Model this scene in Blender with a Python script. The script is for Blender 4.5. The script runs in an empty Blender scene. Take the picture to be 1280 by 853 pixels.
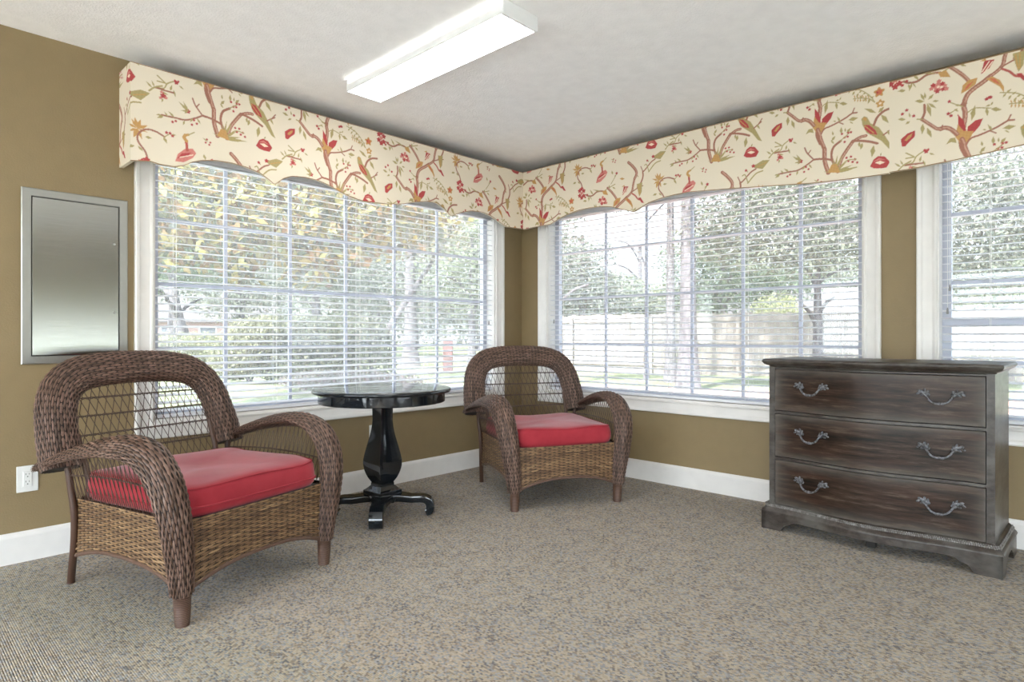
import bpy, math, random
import numpy as np
from mathutils import Vector, Matrix
random.seed(7); RNG = np.random.default_rng(7)
SC = bpy.context.scene; COL = SC.collection
PI = math.pi
# ------------------------------------------------------------------ camera frame (room axes: +X along the left wall, +Y towards the left wall)
F = 771.6; HC = 1.033; _u = 735.0/771.6; _n = math.hypot(_u, 1)
U0, U1 = _u/_n, 1/_n; V0, V1 = -U1, U0
def W(px, f, z=0.0):
    r = (px-640)/F*f
    return Vector((r*U0+f*U1, r*V0+f*V1, z))
WX, WY, CZ = 3.885, 3.585, 2.44
X0, Y0 = -2.6, -2.9

# ------------------------------------------------------------------ colours and materials
def lin(c):
    if isinstance(c, str): c = tuple(int(c[i:i+2], 16)/255 for i in (1, 3, 5))
    return tuple(x/12.92 if x <= .04045 else ((x+.055)/1.055)**2.4 for x in c)
def rgba(c): return (*lin(c), 1)
class NT:
    def __init__(s, name):
        s.m = bpy.data.materials.new(name); s.m.use_nodes = True; s.t = s.m.node_tree; s.t.nodes.clear()
        s.out = s.n('ShaderNodeOutputMaterial')
    def n(s, typ, **kw):
        nd = s.t.nodes.new(typ)
        for k, v in kw.items():
            if k[0] == '_': nd.inputs[k[1:].replace('_', ' ')].default_value = v
            else: setattr(nd, k, v)
        return nd
    def l(s, a, b): s.t.links.new(a, b)
    def bsdf(s, color=None, rough=.5, metal=0., spec=.5, **kw):
        b = s.n('ShaderNodeBsdfPrincipled')
        if color is not None: b.inputs['Base Color'].default_value = rgba(color)
        b.inputs['Roughness'].default_value = rough; b.inputs['Metallic'].default_value = metal
        b.inputs['Specular IOR Level'].default_value = spec
        s.l(b.outputs[0], s.out.inputs[0]); return b
    def coord(s, kind='Object', scale=(1, 1, 1)):
        tc = s.n('ShaderNodeTexCoord'); mp = s.n('ShaderNodeMapping'); mp.inputs['Scale'].default_value = scale
        s.l(tc.outputs[kind], mp.inputs[0]); return mp.outputs[0]
    def noise(s, vec, scale, detail=3, rough=.5):
        n = s.n('ShaderNodeTexNoise'); n.inputs['Scale'].default_value = scale; n.inputs['Detail'].default_value = detail
        n.inputs['Roughness'].default_value = rough; s.l(vec, n.inputs['Vector']); return n.outputs['Fac']
    def ramp(s, fac, stops, interp='LINEAR'):
        r = s.n('ShaderNodeValToRGB'); r.color_ramp.interpolation = interp; e = r.color_ramp.elements
        while len(e) > len(stops): e.remove(e[-1])
        while len(e) < len(stops): e.new(1)
        for i, (p, c) in enumerate(stops): e[i].position = p; e[i].color = rgba(c)
        s.l(fac, r.inputs[0]); return r.outputs[0]
    def bump(s, b, h, strength, dist):
        n = s.n('ShaderNodeBump'); n.inputs['Strength'].default_value = strength; n.inputs['Distance'].default_value = dist
        s.l(h, n.inputs['Height']); s.l(n.outputs[0], b.inputs['Normal'])
    def math(s, op, a, b=None):
        n = s.n('ShaderNodeMath', operation=op)
        for i, v in enumerate((a, b)):
            if v is None: continue
            if isinstance(v, (int, float)): n.inputs[i].default_value = v
            else: s.l(v, n.inputs[i])
        return n.outputs[0]
    def mix(s, fac, a, b, mode='MIX'):
        n = s.n('ShaderNodeMix', data_type='RGBA', blend_type=mode)
        for i, v in ((0, fac), (6, a), (7, b)):
            if isinstance(v, (int, float)): n.inputs[i].default_value = v
            elif isinstance(v, (str, tuple)): n.inputs[i].default_value = rgba(v)
            else: s.l(v, n.inputs[i])
        return n.outputs[2]
    def attr(s, name, out='Fac'):
        n = s.n('ShaderNodeAttribute'); n.attribute_name = name; return n.outputs[out]
M = {}
def plain(name, color, rough=.5, metal=0., spec=.5, bump=None):
    t = NT(name); b = t.bsdf(color, rough, metal, spec)
    v = t.coord()
    f = t.noise(v, 14, 3); c1 = tuple(x**(1) for x in lin(color))
    r = t.n('ShaderNodeMix', data_type='RGBA'); t.l(f, r.inputs[0])
    r.inputs[6].default_value = (*[x*.93 for x in c1], 1); r.inputs[7].default_value = (*[min(1, x*1.07) for x in c1], 1)
    t.l(r.outputs[2], b.inputs['Base Color'])
    if bump: t.bump(b, t.noise(v, bump[0], 2), bump[1], bump[2])
    M[name] = t.m; return t.m
plain('wall paint', '#877453', .6, bump=(140, .35, .003))
plain('ceiling paint', '#f6f4f1', .85, bump=(110, .6, .005))
plain('white trim', '#dedad5', .35)
plain('outlet plastic', '#dcdbd7', .3)
plain('socket dark', '#3a3532', .5)
plain('blind vinyl', '#dbdbdf', .35); plain('window vinyl', '#b9bbc6', .45)
plain('cord', '#e6e4e0', .6)
plain('tassel', '#8f8c88', .4)
plain('lamp housing', '#e4e4e2', .4)
plain('valance lining', '#e6ddca', .8)
plain('valance welt', '#9a7a58', .8)
plain('valance board', '#7d6c55', .8)
plain('concrete', '#9b948a', .8)
plain('house wall', '#aaa49d', .8)
plain('house brick', '#7d655b', .8)
plain('red paint', '#6e4a45', .7)
def mk_carpet():
    t = NT('carpet loops'); b = t.bsdf('#888888', .95, spec=.1)
    tc = t.n('ShaderNodeTexCoord'); mp = t.n('ShaderNodeMapping'); mp.inputs['Rotation'].default_value = (0, 0, .0); t.l(tc.outputs['Object'], mp.inputs[0])
    sc = t.n('ShaderNodeVectorMath', operation='MULTIPLY'); t.l(mp.outputs[0], sc.inputs[0]); sc.inputs[1].default_value = (1/.0066, 1/.0092, 0)
    sp = t.n('ShaderNodeSeparateXYZ'); t.l(sc.outputs[0], sp.inputs[0])
    row = t.math('FLOOR', sp.outputs[0]); off = t.math('MULTIPLY', t.math('MODULO', row, 2.), .5)
    yy = t.math('ADD', sp.outputs[1], off)
    cb = t.n('ShaderNodeCombineXYZ'); t.l(row, cb.inputs[0]); t.l(t.math('FLOOR', yy), cb.inputs[1])
    wn = t.n('ShaderNodeTexWhiteNoise', noise_dimensions='2D'); t.l(cb.outputs[0], wn.inputs['Vector'])
    big = t.noise(mp.outputs[0], 9, 4, .6)
    fac = t.math('ADD', t.math('MULTIPLY', wn.outputs['Value'], .8), t.math('MULTIPLY', t.math('SUBTRACT', big, .5), .55))
    fac = t.math('ADD', fac, .1)
    c = t.ramp(fac, [(0, '#6a696c'), (.14, '#8d8172'), (.28, '#909092'), (.42, '#ac9e8b'), (.6, '#b9ac9a'), (.78, '#a5a3a2'), (.9, '#c4b5a2'), (1, '#ba9b82')], 'CONSTANT')
    blot = t.noise(mp.outputs[0], 2.2, 3, .6)
    c = t.mix(t.math('MULTIPLY', blot, .3), c, '#aea497')
    t.l(c, b.inputs['Base Color'])
    fx = t.math('PINGPONG', sp.outputs[0], .5); fy = t.math('PINGPONG', yy, .5)
    h = t.math('ADD', t.math('SQRT', fx), t.math('SQRT', fy))
    t.bump(b, h, .8, .004); M['carpet'] = t.m
mk_carpet()
def mk_glass():
    t = NT('window glass'); tr = t.n('ShaderNodeBsdfTransparent'); tr.inputs[0].default_value = (.95, .97, .97, 1)
    g = t.n('ShaderNodeBsdfGlossy'); g.inputs['Roughness'].default_value = .02
    mx = t.n('ShaderNodeMixShader'); mx.inputs[0].default_value = .05
    t.l(tr.outputs[0], mx.inputs[1]); t.l(g.outputs[0], mx.inputs[2]); t.l(mx.outputs[0], t.out.inputs[0]); M['glass'] = t.m
    t = NT('window screen'); tr = t.n('ShaderNodeBsdfTransparent'); tr.inputs[0].default_value = (1, 1, 1, 1)  # milky white in this mix stands in for haze over the view
    d = t.n('ShaderNodeBsdfDiffuse'); d.inputs[0].default_value = rgba('#cccccf')
    tl = t.n('ShaderNodeBsdfTranslucent'); tl.inputs[0].default_value = rgba('#e8e6ea')
    a = t.n('ShaderNodeMixShader'); a.inputs[0].default_value = .6; t.l(d.outputs[0], a.inputs[1]); t.l(tl.outputs[0], a.inputs[2])
    mx = t.n('ShaderNodeMixShader'); mx.inputs[0].default_value = .085
    t.l(tr.outputs[0], mx.inputs[1]); t.l(a.outputs[0], mx.inputs[2]); t.l(mx.outputs[0], t.out.inputs[0]); M['haze'] = t.m
mk_glass()
def mk_steel():
    t = NT('brushed steel'); b = t.bsdf('#b9bab4', .3, 1.)
    v = t.coord('Object', (2, 2, 260)); f = t.noise(v, 3, 4)
    t.l(t.ramp(f, [(.2, '#a9a9a4'), (.8, '#c4c4c0')]), b.inputs['Base Color'])
    b.inputs['Roughness'].default_value = .2
    t.bump(b, f, .05, .0006); M['steel'] = t.m
    plain('steel frame', '#a3a29c', .42, .9); plain('dark gap', '#26221e', .8)
mk_steel()
def mk_wicker():
    for name, stops in (('wicker', [(0, '#231711'), (.35, '#4a3427'), (.7, '#71574a'), (1, '#917868')]),
                        ('wicker apron', [(0, '#37261a'), (.35, '#634932'), (.7, '#886a4a'), (1, '#a88e6a')])):
        t = NT(name); b = t.bsdf('#7a5a45', .42, spec=.45)
        v = t.coord('Object'); f = t.math('ADD', t.math('MULTIPLY', t.attr('var'), .75), t.math('MULTIPLY', t.noise(v, 60, 2), .25))
        t.l(t.ramp(f, stops), b.inputs['Base Color']); M[name] = t.m
    plain('wicker shade backing', '#1a110c', .7); plain('wicker pole', '#4b3326', .45); plain('wicker cane', '#4a362a', .45)
    t = NT('wrapped leg'); b = t.bsdf('#7a5540', .4)
    v = t.coord('Object'); w = t.n('ShaderNodeTexWave', wave_type='BANDS', bands_direction='Z'); w.inputs['Scale'].default_value = 48; w.inputs['Distortion'].default_value = .4
    t.l(v, w.inputs[0]); t.l(t.ramp(w.outputs['Fac'], [(0, '#432d22'), (1, '#6b4f40')]), b.inputs['Base Color']); t.bump(b, w.outputs['Fac'], .5, .003); M['leg wrap'] = t.m
mk_wicker()
def mk_cloth():
    t = NT('red cushion cloth'); b = t.bsdf('#b5303c', .75, spec=.25)
    v = t.coord('Object'); f = t.noise(v, 6, 4, .6)
    t.l(t.ramp(f, [(.25, '#8f212c'), (.75, '#a6323c')]), b.inputs['Base Color'])
    b.inputs['Sheen Weight'].default_value = .35; b.inputs['Sheen Roughness'].default_value = .4
    t.bump(b, t.noise(v, 420, 1), .25, .001); M['red cloth'] = t.m
    plain('red piping', '#9c2632', .7)
mk_cloth()
def mk_woods():
    t = NT('weathered wood'); b = t.bsdf('#6d5c50', .38)
    v = t.coord('Object', (1.2, 6, 14)); f = t.noise(v, 4, 6, .65)
    v2 = t.coord('Object', (2, 2, 3)); g = t.noise(v2, 3.2, 4, .6)
    c1 = t.ramp(f, [(.25, '#211a16'), (.5, '#332a24'), (.75, '#4d443d')])
    c = t.mix(t.ramp(g, [(.42, (0, 0, 0)), (.62, (1, 1, 1))]), c1, '#54504a')
    t.l(c, b.inputs['Base Color']); t.bump(b, f, .25, .002); M['wood'] = t.m
    t = NT('weathered drawer'); b = t.bsdf('#6d5c50', .36)
    v = t.coord('Object', (7, 1.3, 16)); f = t.noise(v, 3.2, 7, .68)
    c1 = t.ramp(f, [(.36, '#120c08'), (.46, '#271b13'), (.55, '#38281e'), (.68, '#54473d')])
    # dry-brushed grey finish rubbed on towards the drawer edges
    tc = t.n('ShaderNodeTexCoord'); sp = t.n('ShaderNodeSeparateXYZ'); t.l(tc.outputs['Generated'], sp.inputs[0])
    ey = t.math('MULTIPLY', t.math('ABSOLUTE', t.math('SUBTRACT', sp.outputs[1], .5)), 2.)
    ez = t.math('MULTIPLY', t.math('ABSOLUTE', t.math('SUBTRACT', sp.outputs[2], .5)), 2.)
    e = t.math('MAXIMUM', t.math('POWER', ey, 12.), t.math('POWER', ez, 4.5))
    e = t.math('MULTIPLY', e, t.math('ADD', t.noise(t.coord('Object', (4, 4, 8)), 3, 4), .25))
    c = t.mix(t.math('MINIMUM', e, .85), c1, '#5d5852')
    kn = t.noise(t.coord('Object', (3, 1.2, 9)), 2, 3)
    c = t.mix(t.math('MULTIPLY', t.ramp(kn, [(.5, (0, 0, 0)), (.7, (1, 1, 1))]), .4), c, '#482c1f')
    t.l(c, b.inputs['Base Color']); t.bump(b, f, .18, .0015); b.inputs['Specular IOR Level'].default_value = .26; M['drawer'] = t.m
    t = NT('carved molding'); b = t.bsdf('#8f8c88', .5)
    f = t.noise(t.coord('Object'), 60, 3); t.l(t.ramp(f, [(.3, '#4d4640'), (.55, '#716d69'), (.8, '#9a9896')]), b.inputs['Base Color']); M['carving'] = t.m
    t = NT('antique pull metal'); b = t.bsdf('#8c8f95', .45, .35)
    f = t.noise(t.coord('Object'), 90, 3); t.l(t.ramp(f, [(.35, '#3f3c3a'), (.6, '#74757a'), (.8, '#a0a2a8')]), b.inputs['Base Color']); M['pull'] = t.m
    t = NT('black table paint'); b = t.bsdf('#15171a', .22, spec=.6)
    v = t.coord('Object'); f = t.noise(v, 5, 6, .6)
    t.l(t.ramp(f, [(.3, '#0c0e12'), (.7, '#1f2429')]), b.inputs['Base Color'])
    s = t.ramp(t.noise(v, 16, 5), [(.35, (.16,)*3), (.7, (.36,)*3)]); t.l(s, b.inputs['Roughness']); M['black wood'] = t.m
mk_woods()
def mk_fabric():
    t = NT('printed valance fabric'); b = t.bsdf('#e0d0b0', .8, spec=.2)
    t.l(t.attr('Print', 'Color'), b.inputs['Base Color'])
    t.bump(b, t.noise(t.coord('Object'), 500, 1), .1, .001); M['fabric'] = t.m
mk_fabric()
def mk_lamp():
    t = NT('lamp lens'); e = t.n('ShaderNodeEmission'); e.inputs[0].default_value = (1, .99, .98, 1); e.inputs[1].default_value = LAMP
    t.l(e.outputs[0], t.out.inputs[0]); M['lens'] = t.m
LAMP = 4.5
mk_lamp()
def mk_out():
    t = NT('leaf'); c = t.attr('Col', 'Color')
    d = t.n('ShaderNodeBsdfDiffuse'); t.l(c, d.inputs[0]); tl = t.n('ShaderNodeBsdfTranslucent'); t.l(c, tl.inputs[0])
    mx = t.n('ShaderNodeMixShader'); mx.inputs[0].default_value = .45
    t.l(d.outputs[0], mx.inputs[1]); t.l(tl.outputs[0], mx.inputs[2]); t.l(mx.outputs[0], t.out.inputs[0]); M['leaf'] = t.m
    t = NT('bark'); b = t.bsdf('#8a7f7a', .9, spec=.1); f = t.noise(t.coord('Object', (6, 6, 1.2)), 4, 5)
    t.l(t.ramp(f, [(.3, '#403c3b'), (.7, '#656060')]), b.inputs['Base Color']); M['bark'] = t.m
    t = NT('lawn'); b = t.bsdf('#9aa36a', .95, spec=.05); v = t.coord('Object')
    f = t.math('ADD', t.math('MULTIPLY', t.noise(v, .5, 5), .6), t.math('MULTIPLY', t.noise(v, 30, 4), .4))
    t.l(t.ramp(f, [(.35, '#6b6654'), (.48, '#676c50'), (.6, '#787c60'), (.72, '#8b8675')]), b.inputs['Base Color']); M['lawn'] = t.m
    t = NT('patio brick'); b = t.bsdf('#b98a7a', .9, spec=.1); br = t.n('ShaderNodeTexBrick')
    t.l(t.coord('Object', (1, 1, 1)), br.inputs[0]); br.inputs['Scale'].default_value = 5
    br.inputs['Color1'].default_value = rgba('#a47a6c'); br.inputs['Color2'].default_value = rgba('#956a5e'); br.inputs['Mortar'].default_value = rgba('#a5978c')
    t.l(br.outputs[0], b.inputs['Base Color']); M['patio'] = t.m
    t = NT('fence wood'); b = t.bsdf('#b5a18c', .9, spec=.1); v = t.coord('Object', (1, 1, .4)); f = t.noise(v, 3, 5)
    t.l(t.ramp(f, [(.3, '#70675f'), (.55, '#847b72'), (.75, '#9b9188')]), b.inputs['Base Color']); M['fence'] = t.m
    plain('bounce_terrace', '#dfdeda', .9); plain('road', '#8b8782', .9); plain('roof shingle', '#4b4644', .9); plain('dark glass', '#33373a', .6)
mk_out()

# ------------------------------------------------------------------ mesh helpers
class MB:
    def __init__(s): s.v = []; s.f = []; s.mi = []; s.n = 0; s.at = []
    def add(s, V, Fc, mi=0, var=.5):
        s.v.append(np.asarray(V, float).reshape(-1, 3)); k = len(s.v[-1])
        s.f += [tuple(i+s.n for i in f) for f in Fc]; s.mi += [mi]*len(Fc); s.n += k
        s.at.append(np.full(k, var) if np.isscalar(var) else np.asarray(var, float))
    def quads(s, P, mi=0, cu=False, cv=False, var=.5, flip=False):     # P: (nu,nv,3)
        nu, nv = P.shape[:2]; I = np.arange(nu*nv).reshape(nu, nv)
        if cu: I = np.vstack([I, I[:1]])
        if cv: I = np.hstack([I, I[:, :1]])
        q = np.stack([I[:-1, :-1], I[1:, :-1], I[1:, 1:], I[:-1, 1:]], -1).reshape(-1, 4)
        if flip: q = q[:, ::-1]
        s.add(P.reshape(-1, 3), [tuple(x) for x in q.tolist()], mi, var if np.isscalar(var) else np.asarray(var).reshape(-1))
    def box(s, a, b, mi=0, bev=0.):
        x0, y0, z0 = [min(p, q) for p, q in zip(a, b)]; x1, y1, z1 = [max(p, q) for p, q in zip(a, b)]
        if bev <= 0:
            V = [(x, y, z) for x in (x0, x1) for y in (y0, y1) for z in (z0, z1)]
            s.add(V, [(0, 1, 3, 2), (4, 6, 7, 5), (0, 4, 5, 1), (2, 3, 7, 6), (0, 2, 6, 4), (1, 5, 7, 3)], mi); return
        bm = _bm(); import bmesh
        bmesh.ops.create_cube(bm, size=1)
        for v in bm.verts: v.co = Vector(((x0+x1)/2+v.co.x*(x1-x0), (y0+y1)/2+v.co.y*(y1-y0), (z0+z1)/2+v.co.z*(z1-z0)))
        bmesh.ops.bevel(bm, geom=bm.edges[:], offset=bev, segments=2, affect='EDGES', profile=.6)
        bm.verts.index_update(); s.add([v.co[:] for v in bm.verts], [tuple(v.index for v in f.verts) for f in bm.faces], mi); bm.free()
    def tube(s, pts, r, seg=8, mi=0, closed=False, caps=True, var=.5, flat=1.):
        pts = np.asarray(pts, float); n = len(pts); r = np.full(n, r) if np.isscalar(r) else np.asarray(r, float)
        T = np.roll(pts, -1, 0)-np.roll(pts, 1, 0) if closed else np.gradient(pts, axis=0)
        T /= np.linalg.norm(T, axis=1)[:, None]+1e-12
        N = np.zeros_like(T); a = np.array([0, 0, 1.]) if abs(T[0, 2]) < .9 else np.array([1., 0, 0])
        for i in range(n):
            a = a-T[i]*(a@T[i]); a /= np.linalg.norm(a)+1e-12; N[i] = a
        B = np.cross(T, N); th = np.linspace(0, 2*PI, seg, endpoint=False)
        P = pts[:, None]+r[:, None, None]*(np.cos(th)[None, :, None]*N[:, None]+flat*np.sin(th)[None, :, None]*B[:, None])
        b0 = s.n; s.quads(P, mi, cu=closed, cv=True, var=var)
        if caps and not closed:
            s.f += [tuple(b0+i for i in range(seg))[::-1], tuple(b0+(n-1)*seg+i for i in range(seg))]; s.mi += [mi, mi]
    def lathe(s, prof, seg=24, mi=0, c=(0, 0, 0), sq=None):            # prof: (r,z); sq = 4 for a square-section turning
        k = seg; th = np.linspace(0, 2*PI, k, endpoint=False)
        P = np.array([[(c[0]+r*math.cos(t), c[1]+r*math.sin(t), c[2]+z) for t in th] for r, z in prof])
        b0 = s.n; s.quads(P, mi, cv=True, flip=True)
        s.f += [tuple(b0+i for i in range(k))[::-1], tuple(b0+(len(prof)-1)*k+i for i in range(k))]; s.mi += [mi, mi]
    def sphere(s, c, r, mi=0, a=8, b=6, rot=None):
        r = (r, r, r) if np.isscalar(r) else r
        V = []; 
        for j in range(b+1):
            p = PI*j/b
            for i in range(a): V.append((r[0]*math.sin(p)*math.cos(2*PI*i/a), r[1]*math.sin(p)*math.sin(2*PI*i/a), r[2]*math.cos(p)))
        V = np.array(V)
        if rot is not None: V = V@np.array(rot).T
        V = (V+np.array(c)).reshape(b+1, a, 3); s.quads(V, mi, cv=True, flip=True)
    def build(s, name, mats, parent=None, smooth=False, auto=None):
        me = bpy.data.meshes.new(name); V = np.concatenate(s.v)
        me.vertices.add(len(V)); me.vertices.foreach_set('co', V.ravel())
        tot = np.array([len(f) for f in s.f]); me.loops.add(int(tot.sum())); me.polygons.add(len(tot))
        me.loops.foreach_set('vertex_index', np.fromiter((i for f in s.f for i in f), int))
        st = np.concatenate([[0], np.cumsum(tot)[:-1]]); me.polygons.foreach_set('loop_start', st)
        mats = mats if isinstance(mats, (list, tuple)) else [mats]
        for m in mats: me.materials.append(M[m] if isinstance(m, str) else m)
        me.polygons.foreach_set('material_index', s.mi); me.polygons.foreach_set('use_smooth', [smooth]*len(tot))
        me.update(calc_edges=True); me.validate()
        if auto is not None:
            me.polygons.foreach_set('use_smooth', [True]*len(me.polygons))
            try: me.set_sharp_from_angle(angle=math.radians(auto))
            except Exception: pass
        A = np.concatenate(s.at)
        if np.ptp(A) > 0:
            at = me.attributes.new('var', 'FLOAT', 'POINT'); at.data.foreach_set('value', A.astype(np.float32))
        o = bpy.data.objects.new(name, me); COL.objects.link(o)
        if parent is not None: o.parent = parent
        return o
def _bm():
    import bmesh; return bmesh.new()
def tag(o, label=None, cat=None, group=None, kind=None):
    for k, v in (('label', label), ('category', cat), ('group', group), ('kind', kind)):
        if v: o[k] = v
    return o
def empty(name, loc=(0, 0, 0), rz=0., **kw):
    o = bpy.data.objects.new(name, None); COL.objects.link(o); o.location = loc; o.rotation_euler = (0, 0, rz); o.empty_display_size = .1
    return tag(o, **kw)
def struct(name, mb, mats, parent=None, **kw):
    o = mb.build(name, mats, parent, **kw)
    if parent is None: o['kind'] = 'structure'
    return o
def spline(pts, n):
    """Catmull-Rom through pts, n samples."""
    P = np.asarray(pts, float); P = np.vstack([2*P[0]-P[1], P, 2*P[-1]-P[-2]]); k = len(P)-3
    out = []
    for t in np.linspace(0, k-1e-9, n):
        i = int(t); u = t-i; a, b, c, d = P[i:i+4]
        out.append(.5*((2*b)+(-a+c)*u+(2*a-5*b+4*c-d)*u*u+(-a+3*b-3*c+d)*u**3))
    return np.array(out)
def even(P, n):
    P = np.asarray(P); d = np.concatenate([[0], np.cumsum(np.linalg.norm(np.diff(P, axis=0), axis=1))])
    t = np.linspace(0, d[-1], n); return np.stack([np.interp(t, d, P[:, k]) for k in range(P.shape[1])], 1)

# ------------------------------------------------------------------ room shell
WIN = [  # name, wall, a0, a1 (along the wall), z0, z1
    ('window_1', 'L', 1.041, 3.567, .585, 2.06),
    ('window_2', 'R', .962, 3.300, .585, 2.06),
    ('window_3', 'R', -.72, .622, .585, 2.06)]
BACK = [('added_window_4', 'B', -2.2, .3, .12, 1.20), ('added_window_5', 'B', .9, 3.4, .12, 1.20)]  # unseen windows, added to bring fill daylight in from behind the camera
SIDE = [('added_window_6', 'S', -2.6, -.1, .12, 2.0), ('added_window_7', 'S', .4, 3.3, .12, 2.0)]  # also unseen and added, for daylight from the other rear side
def wall_mesh(axis, pos, thick, a0, a1, holes):
    """wall slab with rectangular holes: axis 'Y' = plane of constant Y running along X"""
    mb = MB(); xs = sorted({a0, a1, *[h[0] for h in holes], *[h[1] for h in holes]}); zs = sorted({0, CZ, *[h[2] for h in holes], *[h[3] for h in holes]})
    for i in range(len(xs)-1):
        run = None
        for k in range(len(zs)-1):
            cx, cz = (xs[i]+xs[i+1])/2, (zs[k]+zs[k+1])/2
            solid = not any(h[0] < cx < h[1] and h[2] < cz < h[3] for h in holes)
            if solid: run = [zs[k], zs[k+1]] if run is None else [run[0], zs[k+1]]
            if (not solid or k == len(zs)-2) and run:
                a, b = (xs[i], pos, run[0]), (xs[i+1], pos+thick, run[1])
                if axis == 'X': a, b = (a[1], a[0], a[2]), (b[1], b[0], b[2])
                mb.box(a, b); run = None
    return mb
fl = MB(); fl.box((X0, Y0, -.12), (WX, WY, 0)); struct('floor', fl, 'carpet')
ce = MB(); ce.box((X0-.2, Y0-.2, CZ), (WX+.6, WY+.6, CZ+.15)); struct('ceiling', ce, 'ceiling paint')
struct('wall_left', wall_mesh('Y', WY, .14, X0-.14, WX+.14, [w[2:] for w in WIN if w[1] == 'L']), 'wall paint')
struct('wall_right', wall_mesh('X', WX, .14, Y0-.14, WY, [w[2:] for w in WIN if w[1] == 'R']), 'wall paint')
struct('wall_back', wall_mesh('Y', Y0-.14, .14, X0-.14, WX, [w[2:] for w in BACK]), 'wall paint')
struct('wall_front', wall_mesh('X', X0-.14, .14, Y0, WY, [w[2:] for w in SIDE]), 'wall paint')
def baseboard(name, a0, a1, wall):
    prof = [(0, 0), (.014, 0), (.014, .118), (.011, .128), (.006, .134), (.0035, .139), (0, .139)]
    mb = MB(); P = []
    for a in (a0, a1):
        P.append([(a, WY-d, z) if wall == 'L' else (WX-d, a, z) if wall == 'R' else (a, Y0+d, z) if wall == 'B' else (X0+d, a, z) for d, z in prof])
    mb.quads(np.array(P), flip=(wall in 'RB')); n = len(prof); mb.f += [tuple(range(n)), tuple(range(n, 2*n))[::-1]]; mb.mi += [0, 0]
    struct(name, mb, 'white trim')
baseboard('baseboard_left', X0, WX, 'L'); baseboard('baseboard_right', Y0, WY, 'R'); baseboard('baseboard_back', X0, WX, 'B'); baseboard('baseboard_front', Y0, WY, 'F')

def to_wall(w, a, z, d):     # d>0 into the room
    return (a, WY-d, z) if w == 'L' else (WX-d, a, z) if w == 'R' else (a, Y0+d, z) if w == 'B' else (X0+d, a, z)
def window(name, w, a0, a1, z0, z1, vb, hb, meet=None):
    mid = to_wall(w, (a0+a1)/2, z0, -.07); root = empty(name, mid, kind='structure'); inv = np.array(mid)
    def part(nm, mb, mat, **kw):
        mb.v = [v-inv for v in mb.v]; return mb.build(nm, mat, root, **kw)
    # casing: profile swept round the opening with mitred corners
    prof = [(-.004, 0), (-.004, .012), (.004, .017), (.012, .015), (.016, .010), (.055, .013), (.062, .017), (.068, .022), (.080, .024), (.086, .020), (.086, 0)]
    P = np.array([[to_wall(w, a0-o if sx < 0 else a1+o, z0-o if sz < 0 else z1+o, d) for o, d in prof] for sx, sz in ((-1, -1), (1, -1), (1, 1), (-1, 1))])
    mb = MB(); mb.quads(P, cu=True, flip=(w != 'L')); part('casing', mb, 'white trim', auto=40)
    jm = MB(); t = .012   # jamb lining, sill board
    def bx(m, A0, A1, Z0, Z1, D0, D1, **kw): m.box(to_wall(w, A0, Z0, D0), to_wall(w, A1, Z1, D1), **kw)
    bx(jm, a0-.004, a0+t, z0, z1, .0, -.14); bx(jm, a1-t, a1+.004, z0, z1, .0, -.14); bx(jm, a0, a1, z1-t, z1+.004, .0, -.14); bx(jm, a0, a1, z0-.004, z0+t, .004, -.16)
    part('jamb_lining', jm, 'white trim')
    fr = MB(); g = .04
    bx(fr, a0+t, a0+t+g, z0+t, z1-t, -.09, -.13); bx(fr, a1-t-g, a1-t, z0+t, z1-t, -.09, -.13); bx(fr, a0+t, a1-t, z1-t-g, z1-t, -.09, -.13); bx(fr, a0+t, a1-t, z0+t, z0+t+g*.8, -.09, -.13)
    part('sash_frame', fr, 'window vinyl')
    mu = MB()
    for a in vb: bx(mu, a-.010, a+.010, z0+t, z1-t, -.098, -.112)
    for i, z in enumerate(hb): bx(mu, a0+t, a1-t, z-.010, z+.010, -.0985, -.1115)
    if meet: bx(mu, a0+t, a1-t, meet-.02, meet+.022, -.085, -.125)
    part('muntin_grid', mu, 'window vinyl')
    gl = MB(); bx(gl, a0+t+.01, a1-t-.01, z0+t+.01, z1-t-.01, -.103, -.107); part('pane', gl, 'glass')
    if w in 'LR': veil = MB(); bx(veil, a0+t+.02, a1-t-.02, z0+t+.02, z1-t-.02, -.1275, -.1285); part('haze_veil', veil, 'haze')  # thin pale sheet added to haze the view outdoors
    return root
window(*WIN[0], [1.452+.396*i for i in range(5)], [.967, 1.318, 1.668])
window(*WIN[1], [1.337+.3625*i for i in range(5)], [.970, 1.340, 1.712])
window(*WIN[2], [], [1.318, 1.680, .90], meet=1.107)
window(*BACK[0], [-.95], []); window(*BACK[1], [2.15], []); window(*SIDE[0], [-1.25], []); window(*SIDE[1], [1.65], [])

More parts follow.
